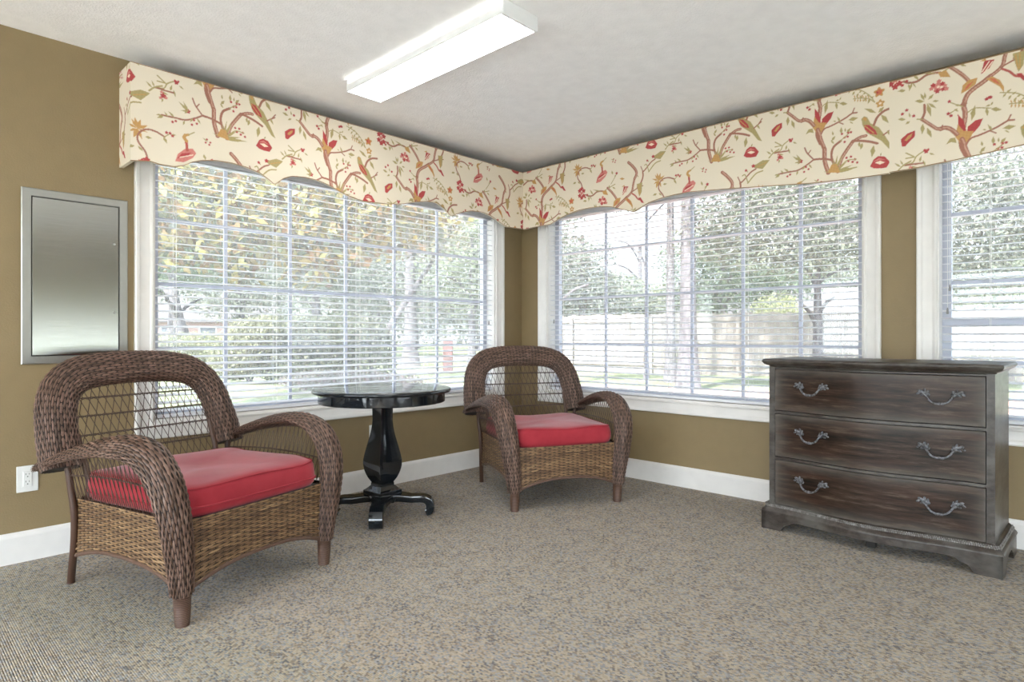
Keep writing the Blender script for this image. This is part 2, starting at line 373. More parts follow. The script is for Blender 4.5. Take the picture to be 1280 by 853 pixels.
# ------------------------------------------------------------------ blinds
def blind(w, a0, a1, label, cords, pull, tilt, flipd=1, wand_at=None):
    zt, zb = 2.045, .612; root = empty('window_blind', to_wall(w, (a0+a1)/2, zt, -.04)); tag(root, label, 'window blind', 'white slatted blinds inside the window recesses')
    inv = np.array(root.location)
    def part(nm, mb, mat, **kw):
        mb.v = [v-inv for v in mb.v]; return mb.build(nm, mat, root, **kw)
    c = -.042; hw = .024
    hr = MB(); hr.box(to_wall(w, a0, zt-.048, c-.028), to_wall(w, a1, zt, c+.028), bev=.003); part('headrail', hr, 'blind vinyl')
    sl = MB(); z = zb+.026; k = np.array([-1, -.5, 0, .5, 1.]); th = .0014
    zs = []
    while z < zt-.055: zs.append(z); z += .0408
    for z in zs:
        jit = random.uniform(-.03, .03)
        cross = []
        tt = tilt+jit
        for s, sg in [(x, 1) for x in k]+[(x, -1) for x in k[::-1]]:
            d = s*hw; zz = (1-s*s)*.0028+sg*th
            cross.append((c+d*math.cos(tt)-zz*math.sin(tt), z+d*math.sin(tt)+zz*math.cos(tt)))
        P = np.array([[to_wall(w, a, zz, d) for d, zz in cross] for a in (a0+.004, a1-.004)])
        sl.quads(P, cv=True); n = len(cross); b = sl.n-2*n; sl.f += [tuple(range(b, b+n)), tuple(range(b+n, b+2*n))[::-1]]; sl.mi += [0, 0]
    part('slats', sl, 'blind vinyl', auto=50)
    br = MB(); br.box(to_wall(w, a0+.004, zb-.012, c-.025), to_wall(w, a1-.004, zb+.008, c+.025), bev=.004); part('bottom_rail', br, 'blind vinyl')
    cd = MB()
    for a in cords:
        for dd in (-.0245, .0245): cd.tube([to_wall(w, a, zb, c+dd), to_wall(w, a, zt-.03, c+dd)], .0011, 5)
        for z in zs: cd.tube([to_wall(w, a+.004, z-.006, c-.0245), to_wall(w, a+.004, z-.006, c+.0245)], .0007, 4)
    part('ladder_cords', cd, 'cord')
    if pull:
        for a, ze in pull:
            pc = MB(); pc.tube([to_wall(w, a, zt-.05, c+.032), to_wall(w, a, ze, c+.034)], .0012, 5); o = part('pull_cord', pc, 'cord')
            ts = MB(); p = to_wall(w, a, ze-.03, c+.034); p = np.array(p)-inv
            ts.lathe([(.002, .034), (.0045, .026), (.0065, .004), (.004, 0)], 10, c=tuple(p)); ts.build('tassel', 'tassel', root, auto=40)
    return root
blind('L', 1.056, 3.552, 'wide white slatted blind in the left wall window, autumn leaves behind', [1.16, 1.72, 2.30, 2.88, 3.44], [(3.50, 1.16)], -.17)
blind('R', .977, 3.285, 'wide white slatted blind in the window between corner and drawer chest', [1.10, 1.65, 2.2, 2.75, 3.18], [(3.235, 1.17)], -.10)
blind('R', -.705, .607, 'narrower white slatted blind in the window behind the chest at right', [.40, -.1, -.55], [(.565, 1.30), (.575, 1.18)], -.12)

# ------------------------------------------------------------------ printed valances
PAL = {'t': '#a2705f', 'o': '#c2965f', 'g': '#ab9b6c', 'c': '#b24c4c', 'r': '#b65f55', 'p': '#cc8077', 's': '#c87055', 'w': '#ecd6be', 'h': '#c39a86'}
MOTIF = "Lt0.019:0.01,-0.117,-0.007,-0.069,-0.007,-0.015;Lt0.016:-0.002,0.017,0.006,0.081,-0,0.124,0.013,0.17,0.039,0.195,0.072,0.215,0.104,0.238;Lt0.012:0.104,0.238,0.13,0.255,0.149,0.277,0.155,0.307,0.161,0.333,0.168,0.358;Lt0.005:0.143,0.267,0.174,0.281,0.205,0.292,0.235,0.298;Lr0.007:0.149,0.257,0.174,0.238,0.195,0.212,0.217,0.203;Lt0.012:-0.058,0.331,-0.028,0.301,-0,0.268,0.02,0.238;Et0.012:-0,0.128;Et0.012:-0.086,0.036;Po0:-0.011,0.184,-0.004,0.224,0.02,0.243,0.054,0.244,0.046,0.214,0.02,0.197;Ps0:-0,0.194,0.013,0.219,0.039,0.234,0.02,0.209;Po0:0.085,0.23,0.111,0.234,0.139,0.208,0.154,0.172,0.153,0.147,0.139,0.176,0.111,0.204;Ps0:0.098,0.228,0.12,0.22,0.143,0.183,0.117,0.205;Pc0:-0.024,0.088,-0,0.05,0.01,-0.002,-0.007,0.002,-0.022,0.038;Pc0:0.075,0.044,0.046,0.041,0.016,0.017,0.01,-0.035,0.039,-0.017,0.062,0.01;Po0:-0.024,0.039,-0,0,0.039,-0.009,0.02,-0.054,-0.011,-0.06,-0.034,-0.021;Pg0:-0.034,-0.025,-0.055,-0.025,-0.072,-0.051,-0.051,-0.043,-0.028,-0.052;Lt0.015:-0.028,-0.009,-0.051,0.02,-0.076,0.034,-0.093,0.031;Lt0.012:-0.093,0.031,-0.111,0.038,-0.136,0.063,-0.161,0.088,-0.172,0.099;Lt0.008:-0.172,0.099,-0.161,0.13,-0.162,0.169;Lg0.004:-0.172,0.099,-0.193,0.104;Lt0.006:0.006,-0.075,0.026,-0.043,0.059,-0.034,0.098,-0.022,0.136,-0.007,0.168,0.01,0.191,0.008;Lt0.004:0.168,0.01,0.179,0.035;Lt0.004:0.104,-0.024,0.124,-0.038;Pg0:0.03,0.042,0.046,0.071,0.045,0.116,0.027,0.081;Ep0.022:-0.104,0.244;Ec0.01:-0.125,0.257;Ec0.01:-0.086,0.255;Ec0.01:-0.107,0.223;Ec0.01:-0.081,0.228;Ep0.009:-0.132,0.242;Ep0.009:-0.069,0.225;Ep0.009:-0.1,0.271;Ep0.009:-0.076,0.243;Ew0.006:-0.104,0.244;Ew0.006:-0.091,0.239;Pg0:-0.161,0.186,-0.18,0.201,-0.205,0.2,-0.181,0.183;Pg0:-0.161,0.19,-0.163,0.212,-0.179,0.233,-0.175,0.207;Pg0:-0.146,0.191,-0.131,0.195,-0.121,0.214,-0.139,0.207;Pg0:-0.146,0.174,-0.134,0.152,-0.111,0.139,-0.127,0.164;Pg0:-0.15,0.175,-0.153,0.141,-0.133,0.102,-0.133,0.143;Pg0:-0.157,0.198,-0.154,0.213,-0.161,0.233,-0.164,0.214;Pg0:-0.128,0.178,-0.115,0.17,-0.1,0.174,-0.116,0.182;Pg0:-0.128,0.207,-0.135,0.207,-0.139,0.202,-0.132,0.202;Pg0:-0.242,0.265,-0.26,0.276,-0.279,0.269,-0.257,0.258;Pg0:-0.23,0.295,-0.233,0.283,-0.227,0.268,-0.224,0.282;Pg0:-0.242,0.115,-0.259,0.128,-0.279,0.125,-0.259,0.111;Pg0:-0.223,0.102,-0.236,0.103,-0.245,0.09,-0.23,0.091;Pg0:-0.223,0.12,-0.221,0.132,-0.228,0.147,-0.23,0.132;Pg0:-0.168,0.076,-0.179,0.055,-0.172,0.022,-0.16,0.049;Pg0:-0.15,0.051,-0.15,0.023,-0.131,-0.004,-0.133,0.029;Pg0:0.104,0.101,0.095,0.105,0.085,0.098,0.097,0.095;Pg0:0.104,0.081,0.123,0.064,0.146,0.067,0.124,0.085;Pg0:0.088,0.093,0.083,0.074,0.092,0.048,0.097,0.072;Pg0:0.104,0.097,0.112,0.102,0.114,0.115,0.106,0.108;Pg0:-0.034,0.132,-0.023,0.126,-0.011,0.13,-0.024,0.137;Pg0:-0.038,0.117,-0.032,0.105,-0.021,0.1,-0.028,0.113;Lg0.003:0.016,0.087,0.046,0.1,0.104,0.085;Lg0.003:-0.055,0.154,-0.028,0.135,-0.004,0.12;Lg0.003:-0.055,0.1,-0.028,0.114;Ec0.007:-0.257,0.294;Ec0.007:-0.238,0.31;Ec0.007:-0.238,0.162;Ec0.007:-0.257,0.147;Ec0.007:-0.208,0.125;Ec0.007:0.088,0.132;Ec0.007:0.104,0.137;Ec0.007:-0.058,0.159;Ec0.007:-0.062,0.1;Ec0.007:-0.051,0.087;Ec0.007:0.098,0.137;Pc0:-0.26,-0.02,-0.264,0.018,-0.234,0.042,-0.202,0.049,-0.203,0.018,-0.225,-0.001,-0.245,-0.023;Po0:-0.249,0.008,-0.23,0.03,-0.213,0.038,-0.218,0.022,-0.237,0.003;Pc0:0.067,0.257,0.08,0.318,0.119,0.312,0.099,0.276;Lw0.003:0.072,0.267,0.098,0.308;Lw0.003:0.079,0.261,0.111,0.304;Po0:0.062,0.319,0.085,0.328,0.088,0.315;Pg0:0.185,0.317,0.23,0.321,0.224,0.254,0.206,0.227,0.196,0.263;Lo0.003:0.195,0.31,0.205,0.244;Lo0.003:0.211,0.313,0.211,0.243;Pc0:0.197,0.221,0.217,0.219,0.244,0.177,0.223,0.183;Lg0.003:0.174,0.087,0.205,0.083,0.247,0.069,0.271,0.047;Po0:0.183,0.087,0.183,0.097,0.177,0.109,0.177,0.096;Po0:0.183,0.087,0.178,0.079,0.18,0.066,0.185,0.076;Po0:0.197,0.083,0.197,0.094,0.19,0.105,0.191,0.092;Po0:0.197,0.083,0.192,0.076,0.194,0.063,0.199,0.072;Po0:0.21,0.08,0.21,0.09,0.204,0.102,0.204,0.089;Po0:0.21,0.08,0.205,0.072,0.207,0.059,0.212,0.069;Po0:0.223,0.076,0.224,0.087,0.217,0.098,0.218,0.085;Po0:0.223,0.076,0.219,0.069,0.22,0.056,0.225,0.065;Po0:0.237,0.073,0.237,0.083,0.231,0.095,0.231,0.082;Po0:0.237,0.073,0.232,0.065,0.234,0.053,0.239,0.062;Po0:0.25,0.069,0.25,0.08,0.244,0.091,0.244,0.078;Po0:0.25,0.069,0.245,0.062,0.247,0.049,0.252,0.059;Ec0.009:-0.154,-0.068;Ec0.005:-0.145,-0.059;Ec0.005:-0.161,-0.059;Lg0.004:-0.249,-0.118,-0.212,-0.112,-0.197,-0.085,-0.168,-0.065;Lg0.004:-0.242,-0.057,-0.208,-0.082;Lg0.004:-0.242,-0.085,-0.205,-0.085;Pg0:-0.183,-0.118,-0.174,-0.105,-0.175,-0.085,-0.184,-0.1;Pg0:-0.168,-0.108,-0.168,-0.125,-0.157,-0.144,-0.158,-0.123;Pg0:-0.143,-0.078,-0.133,-0.089,-0.118,-0.092,-0.13,-0.08;Lt0.006:-0.249,-0.12,-0.168,-0.123;Pg0:0.149,-0.022,0.173,-0.033,0.198,-0.021,0.17,-0.01;Pg0:0.155,-0.031,0.162,-0.042,0.174,-0.047,0.165,-0.035;Pg0:0.111,-0.025,0.107,-0.005,0.092,0.012,0.098,-0.012;Pg0:0.088,-0.016,0.082,-0.009,0.072,-0.008,0.081,-0.016;Eo0.022:0.297,0.09;Es0.014:0.297,0.09;Eo0.018:0.302,0.029;Ew0.006:0.302,0.029;Ec0.005:0.289,0.09;Lg0.003:0.14,0.149,0.205,0.127,0.255,0.08,0.276,0.042;Pg0:0.162,0.141,0.152,0.136,0.149,0.123,0.159,0.129;Pg0:0.162,0.141,0.173,0.143,0.181,0.155,0.167,0.152;Pg0:0.181,0.127,0.171,0.121,0.168,0.106,0.179,0.114;Pg0:0.181,0.127,0.192,0.128,0.2,0.139,0.187,0.136;Pg0:0.2,0.112,0.19,0.106,0.187,0.09,0.198,0.098;Pg0:0.2,0.112,0.21,0.112,0.218,0.122,0.206,0.121;Pg0:0.218,0.098,0.208,0.09,0.206,0.074,0.217,0.083;Pg0:0.218,0.098,0.229,0.097,0.237,0.106,0.225,0.105;Pg0:0.237,0.083,0.227,0.075,0.224,0.057,0.236,0.068;Pg0:0.237,0.083,0.247,0.082,0.255,0.09,0.244,0.09;Pg0:0.255,0.069,0.245,0.06,0.243,0.041,0.255,0.053;Pg0:0.255,0.069,0.265,0.067,0.274,0.074,0.262,0.075;Pg0:0.213,-0.031,0.226,-0.02,0.24,-0.028,0.257,-0.065,0.297,-0.097,0.321,-0.14,0.342,-0.181,0.366,-0.23,0.342,-0.218,0.307,-0.169,0.272,-0.14,0.237,-0.11,0.218,-0.065;Pc0:0.226,-0.067,0.251,-0.073,0.28,-0.108,0.289,-0.133,0.255,-0.121,0.23,-0.092;Lo0.003:0.23,-0.073,0.272,-0.12;Po0:0.218,-0.033,0.229,-0.026,0.239,-0.035,0.234,-0.05;Lt0.014:0.096,-0.293,0.114,-0.229,0.14,-0.186,0.17,-0.145;Lt0.012:0.17,-0.145,0.205,-0.129,0.234,-0.126;Lt0.009:0.17,-0.14,0.213,-0.149,0.255,-0.163,0.289,-0.179;Lt0.016:-0.007,-0.038,0.01,-0.101,0.028,-0.154;Lt0.017:0.028,-0.154,0.03,-0.223,0.048,-0.29;Lt0.008:0.073,-0.289,0.073,-0.231,0.019,-0.208,-0.028,-0.202;Lt0.006:-0.028,-0.202,-0.065,-0.225,-0.113,-0.246,-0.162,-0.247,-0.222,-0.249;Lt0.005:-0.028,-0.202,-0.047,-0.179,-0.065,-0.155,-0.077,-0.125;Lt0.004:-0.059,-0.166,-0.045,-0.147;Lt0.009:0.078,-0.256,0.064,-0.2,0.075,-0.154,0.111,-0.127;Pg0:0.064,-0.118,0.079,-0.112,0.084,-0.093,0.068,-0.101;Pg0:0.073,-0.09,0.076,-0.078,0.069,-0.063,0.066,-0.078;Pg0:0.114,-0.089,0.121,-0.074,0.114,-0.051,0.106,-0.071;Pg0:0.134,-0.084,0.138,-0.075,0.134,-0.06,0.129,-0.073;Pg0:0.14,-0.091,0.155,-0.086,0.162,-0.067,0.145,-0.074;Pg0:0.078,-0.135,0.073,-0.121,0.06,-0.112,0.066,-0.128;Ec0.006:0.118,-0.09;Ec0.006:0.149,-0.092;Ec0.006:0.162,-0.091;Ec0.006:0.131,-0.113;Ec0.006:0.131,-0.137;Ec0.006:0.146,-0.111;Lg0.003:0.109,-0.127,0.149,-0.097;Pg0:0.078,-0.295,0.104,-0.257,0.122,-0.202,0.092,-0.249;Pg0:0.078,-0.295,0.114,-0.276,0.149,-0.241,0.106,-0.265;Pg0:0.078,-0.295,0.123,-0.29,0.172,-0.269,0.118,-0.277;Pg0:0.078,-0.295,0.138,-0.299,0.205,-0.285,0.134,-0.282;Pg0:0.078,-0.295,0.117,-0.301,0.162,-0.296,0.115,-0.29;Pg0:0.078,-0.295,0.061,-0.281,0.037,-0.268,0.058,-0.285;Pg0:0.078,-0.295,0.054,-0.285,0.023,-0.28,0.053,-0.292;Pg0:0.078,-0.295,0.08,-0.258,0.073,-0.212,0.071,-0.257;Pg0:0.078,-0.295,0.092,-0.253,0.096,-0.197,0.08,-0.249;Po0:0.046,-0.289,0.064,-0.249,0.091,-0.249,0.109,-0.301;Ec0.006:0.14,-0.225;Ec0.006:0.162,-0.224;Ec0.006:0.181,-0.242;Ec0.006:0.17,-0.254;Ec0.006:0.193,-0.261;Ec0.006:0.149,-0.245;Ec0.006:-0.056,-0.251;Ec0.006:-0.08,-0.262;Ec0.006:-0.157,-0.263;Ec0.006:-0.172,-0.271;Ec0.006:-0.07,-0.236;Lg0.003:0.109,-0.267,0.144,-0.24,0.188,-0.243;Ec0.011:-0.099,-0.198;Pg0:-0.096,-0.199,-0.114,-0.176,-0.145,-0.159,-0.121,-0.187;Pg0:-0.096,-0.199,-0.103,-0.176,-0.123,-0.153,-0.113,-0.181;Pg0:-0.096,-0.199,-0.101,-0.184,-0.113,-0.17,-0.107,-0.188;Pg0:-0.096,-0.199,-0.114,-0.195,-0.133,-0.202,-0.111,-0.205;Pg0:-0.162,-0.247,-0.172,-0.231,-0.192,-0.222,-0.179,-0.24;Pg0:-0.113,-0.248,-0.123,-0.257,-0.123,-0.275,-0.113,-0.263;Pg0:-0.075,-0.228,-0.086,-0.235,-0.089,-0.25,-0.077,-0.241;Pg0:-0.212,-0.249,-0.23,-0.252,-0.243,-0.269,-0.221,-0.264;Pg0:-0.192,-0.25,-0.198,-0.237,-0.212,-0.228,-0.204,-0.243;Pg0:-0.222,-0.249,-0.235,-0.246,-0.248,-0.253,-0.232,-0.255;Pg0:-0.056,-0.221,-0.052,-0.237,-0.037,-0.25,-0.043,-0.232;Pc0:0.254,-0.295,0.272,-0.26,0.293,-0.247,0.323,-0.255,0.347,-0.288,0.331,-0.314,0.297,-0.313,0.272,-0.308;Pw0:0.276,-0.279,0.301,-0.273,0.325,-0.286,0.301,-0.293;Pp0:0.268,-0.273,0.297,-0.257,0.329,-0.275,0.301,-0.269;Pg0:0.301,-0.249,0.308,-0.243,0.309,-0.23,0.301,-0.238;Pg0:0.272,-0.185,0.256,-0.209,0.262,-0.248,0.279,-0.218;Pg0:0.218,-0.16,0.205,-0.172,0.209,-0.196,0.222,-0.18;Pg0:0.205,-0.152,0.196,-0.162,0.201,-0.18,0.209,-0.167;Pg0:0.305,-0.03,0.313,-0.061,0.342,-0.085,0.33,-0.048;Lt0.009:0.272,-0.078,0.289,-0.04,0.321,-0.015,0.362,-0.007;Pg0:0.284,-0.016,0.261,0.01,0.226,0.022,0.255,-0.008;Pg0:0.293,-0.018,0.311,-0.014,0.321,0.008,0.3,0.002;Lt0.005:0.317,-0.141,0.362,-0.112;Lt0.004:0.342,-0.126,0.366,-0.095;Pg0:0.333,-0.12,0.337,-0.139,0.354,-0.156,0.348,-0.133;Lt0.015:-0.567,-0.175,-0.54,-0.2,-0.508,-0.24,-0.502,-0.27,-0.517,-0.297;Pg0:-0.378,-0.166,-0.362,-0.187,-0.315,-0.201,-0.273,-0.155,-0.315,-0.149,-0.355,-0.167;Ec0.01:-0.371,-0.173;Lo0.003:-0.346,-0.183,-0.294,-0.166;Lg0.005:-0.405,-0.27,-0.357,-0.223,-0.315,-0.212;Lg0.005:-0.278,-0.143,-0.253,-0.119,-0.22,-0.103;Pg0:-0.263,-0.126,-0.274,-0.11,-0.294,-0.099,-0.28,-0.118;Pg0:-0.253,-0.119,-0.256,-0.104,-0.268,-0.088,-0.264,-0.107;Pg0:-0.232,-0.132,-0.214,-0.142,-0.192,-0.14,-0.214,-0.129;Lg0.004:-0.405,-0.263,-0.422,-0.217,-0.438,-0.22;Ec0.007:-0.416,-0.191;Ec0.012:-0.215,-0.151;Ep0.007:-0.202,-0.158;Ep0.007:-0.222,-0.134;Ep0.007:-0.227,-0.164;Pg0:-0.215,-0.164,-0.223,-0.171,-0.222,-0.185,-0.214,-0.176;Pg0:-0.8,-0.019,-0.79,-0.013,-0.787,0.001,-0.798,-0.008;Pp0:0.525,0.187,0.537,0.226,0.57,0.26,0.609,0.27,0.626,0.249,0.609,0.221,0.567,0.191;Pc0:0.534,0.204,0.556,0.234,0.602,0.248,0.579,0.221;Lr0.01:0.582,0.256,0.58,0.28,0.577,0.304;Lo0.012:0.579,0.303,0.567,0.318,0.573,0.331;Lo0.009:0.573,0.331,0.588,0.337;Lg0.003:0.588,0.336,0.617,0.356;Lw0.003:0.548,0.212,0.609,0.237;Po0:0.357,0.312,0.336,0.327,0.305,0.332,0.332,0.315;Po0:0.357,0.312,0.335,0.309,0.318,0.293,0.344,0.298;Po0:0.357,0.312,0.338,0.294,0.338,0.264,0.358,0.286;Po0:0.357,0.312,0.357,0.289,0.376,0.262,0.374,0.29;Po0:0.357,0.312,0.383,0.318,0.401,0.339,0.37,0.331;Po0:0.357,0.312,0.372,0.331,0.37,0.361,0.353,0.337;Po0:0.357,0.312,0.361,0.336,0.344,0.366,0.341,0.336;Po0:0.357,0.312,0.377,0.303,0.401,0.304,0.377,0.313;Po0:0.357,0.312,0.351,0.334,0.329,0.356,0.337,0.33;Lt0.006:0.401,0.171,0.389,0.209,0.359,0.25,0.359,0.286,0.389,0.316,0.433,0.318,0.476,0.3;Pg0:0.389,0.28,0.404,0.273,0.42,0.28,0.401,0.287;Pg0:0.47,0.301,0.471,0.284,0.488,0.267,0.486,0.287;Pg0:0.344,0.227,0.325,0.23,0.312,0.217,0.334,0.215;Pg0:0.357,0.23,0.363,0.215,0.382,0.205,0.373,0.222;Ec0.007:0.501,0.323;Ec0.007:0.513,0.313;Ec0.007:0.485,0.323;Pg0:0.507,0.319,0.519,0.316,0.531,0.321,0.516,0.324;Lg0.003:0.476,0.3,0.497,0.318;Ec0.014:0.376,0.155;Ec0.014:0.414,0.149;Ec0.014:0.376,0.119;Ec0.014:0.414,0.113;Ec0.014:0.395,0.167;Ec0.014:0.395,0.101;Ep0.012:0.395,0.134;Lt0.008:0.435,0.117,0.457,0.104,0.494,0.102,0.537,0.123,0.591,0.117,0.621,0.095;Lg0.004:0.591,0.115,0.632,0.132,0.691,0.152;Pg0:0.501,0.104,0.493,0.127,0.47,0.15,0.481,0.122;Pg0:0.579,0.117,0.543,0.134,0.494,0.145,0.54,0.124;Pg0:0.638,0.131,0.647,0.14,0.644,0.155,0.635,0.144;Pg0:0.668,0.136,0.677,0.123,0.696,0.117,0.684,0.132;Pg0:0.47,0.102,0.459,0.085,0.457,0.061,0.47,0.082;Pg0:0.47,0.102,0.475,0.087,0.488,0.071,0.482,0.089;Po0:0.579,0.121,0.615,0.121,0.632,0.083,0.591,0.095;Ec0.009:0.705,0.227;Pg0:0.705,0.218,0.692,0.217,0.685,0.207,0.699,0.209;Po0:0.731,0.184,0.75,0.171,0.774,0.176,0.75,0.189;Pg0:0.673,0.223,0.675,0.238,0.662,0.255,0.661,0.237;Lg0.003:0.656,0.158,0.696,0.209;Ec0.005:0.679,0.334;Ec0.005:0.696,0.321;Ec0.005:0.673,0.316;Ec0.005:0.691,0.308;Pg0:0.685,0.321,0.674,0.332,0.656,0.339,0.67,0.326;Lt0.006:0.919,0.197,0.94,0.212,0.982,0.251,1.014,0.267;Lt0.008:0.919,0.202,0.919,0.16,0.897,0.116,0.876,0.101;Lt0.004:0.903,0.238,0.919,0.202;Pg0:0.886,0.166,0.882,0.177,0.87,0.187,0.876,0.174;Pg0:0.967,0.254,0.963,0.267,0.951,0.28,0.955,0.264"
ORG = {}
A_ = np.array([.685, -.195]); B_ = np.array([0, .85])
def _poly_mask(px, X, Z):
    n = len(px); m = np.zeros(X.shape, bool)
    for i in range(n):
        x0, z0 = px[i]; x1, z1 = px[(i+1) % n]
        if z0 == z1: continue
        m ^= ((Z > min(z0, z1)) & (Z <= max(z0, z1))) & (X < (x1-x0)*(Z-z0)/(z1-z0)+x0)
    return m
def raster(w0, w1, z0, z1, org, res=.0016):
    """draws the printed tree-and-bird cloth as a picture in metres of cloth"""
    nx, nz = int((w1-w0)/res)+1, int((z1-z0)/res)+1
    img = np.empty((nx, nz, 3)); img[:] = lin('#e2d6c1')
    tok = []
    for s in MOTIF.split(';'):
        h, p = s.split(':'); q = [float(v) for v in p.split(',')]
        tok.append((h[0], h[1], float(h[2:]), np.array(q).reshape(-1, 2)))
    rg = np.random.default_rng(3)
    for a in range(-8, 9):
        for b in range(-4, 5):
            sh = org+a*A_+b*B_
            if sh[0] < w0-1 or sh[0] > w1+1 or sh[1] < z0-1.1 or sh[1] > z1+1.1: continue
            for k, c, wd, P in tok:
                P = P+sh; pad = wd*1.4+.004
                i0, j0 = ((P.min(0)-pad-(w0, z0))/res).astype(int); i1, j1 = ((P.max(0)+pad-(w0, z0))/res).astype(int)+2
                i0, j0 = max(i0, 0), max(j0, 0); i1, j1 = min(i1, nx), min(j1, nz)
                if i0 >= i1 or j0 >= j1: continue
                X, Z = np.meshgrid(w0+np.arange(i0, i1)*res, z0+np.arange(j0, j1)*res, indexing='ij')
                if k == 'P': m = _poly_mask(P, X, Z)
                elif k == 'E': m = (X-P[0, 0])**2+(Z-P[0, 1])**2 < (wd*(1+.22*np.sin(5*np.arctan2(Z-P[0, 1], X-P[0, 0]))))**2
                else:
                    m = np.zeros(X.shape, bool); Q = spline(P, len(P)*4) if len(P) > 2 else P
                    for (xa, za), (xb, zb) in zip(Q[:-1], Q[1:]):
                        L2 = (xb-xa)**2+(zb-za)**2+1e-12; t = np.clip(((X-xa)*(xb-xa)+(Z-za)*(zb-za))/L2, 0, 1)
                        m |= (X-xa-t*(xb-xa))**2+(Z-za-t*(zb-za))**2 < (wd*.62+.0006)**2
                col = np.array(lin(PAL[c]))
                n_ = 1+.07*np.sin(X*310+Z*170)*np.sin(Z*260-X*120)
                sub = img[i0:i1, j0:j1]; sub[m] = (col*n_[..., None])[m]
                if k == 'L' and c == 't' and wd >= .011:
                    m2 = np.zeros(X.shape, bool)
                    for (xa, za), (xb, zb) in zip(Q[:-1], Q[1:]):
                        xa, xb = xa+wd*.16, xb+wd*.16; L2 = (xb-xa)**2+(zb-za)**2+1e-12; t = np.clip(((X-xa)*(xb-xa)+(Z-za)*(zb-za))/L2, 0, 1)
                        m2 |= ((X-xa-t*(xb-xa))**2+(Z-za-t*(zb-za))**2 < (wd*(.2+.1*np.sin(X*400+Z*230)))**2)
                    sub[m2] = (np.array(lin(PAL['h']))*n_[..., None])[m2]
    return img
VL = [(0.889, 1.886), (0.975, 1.900), (1.018, 1.893), (1.083, 1.894), (1.129, 1.909), (1.174, 1.937), (1.222, 1.955), (1.286, 1.968), (1.369, 1.972), (1.455, 1.964), (1.526, 1.947), (1.581, 1.917), (1.609, 1.896), (1.659, 1.940), (1.713, 1.965), (1.797, 1.974), (1.884, 1.970), (1.964, 1.951), (2.026, 1.929), (2.110, 1.906), (2.197, 1.896), (2.287, 1.901), (2.380, 1.906), (2.495, 1.925), (2.613, 1.958), (2.711, 1.977), (2.799, 1.980), (2.864, 1.950), (2.924, 1.903), (3.012, 1.941), (3.123, 1.973), (3.239, 1.979), (3.329, 1.965), (3.421, 1.929), (3.500, 1.901), (3.681, 1.907)]
VR = [(3.396, 1.903), (3.197, 1.912), (3.105, 1.911), (3.022, 1.944), (2.941, 1.964), (2.836, 1.981), (2.734, 1.986), (2.635, 1.980), (2.539, 1.964), (2.446, 1.935), (2.350, 1.901), (2.289, 1.927), (2.224, 1.951), (2.120, 1.967), (2.038, 1.972), (1.934, 1.974), (1.648, 1.949), (1.475, 1.931), (1.322, 1.916), (1.178, 1.901), (1.069, 1.895), (0.947, 1.890), (0.798, 1.886)]
V3 = [(0.796, 1.891), (0.688, 1.891), (0.602, 1.897), (0.528, 1.899), (0.456, 1.905), (0.370, 1.911), (0.254, 1.920)]
VD = .19
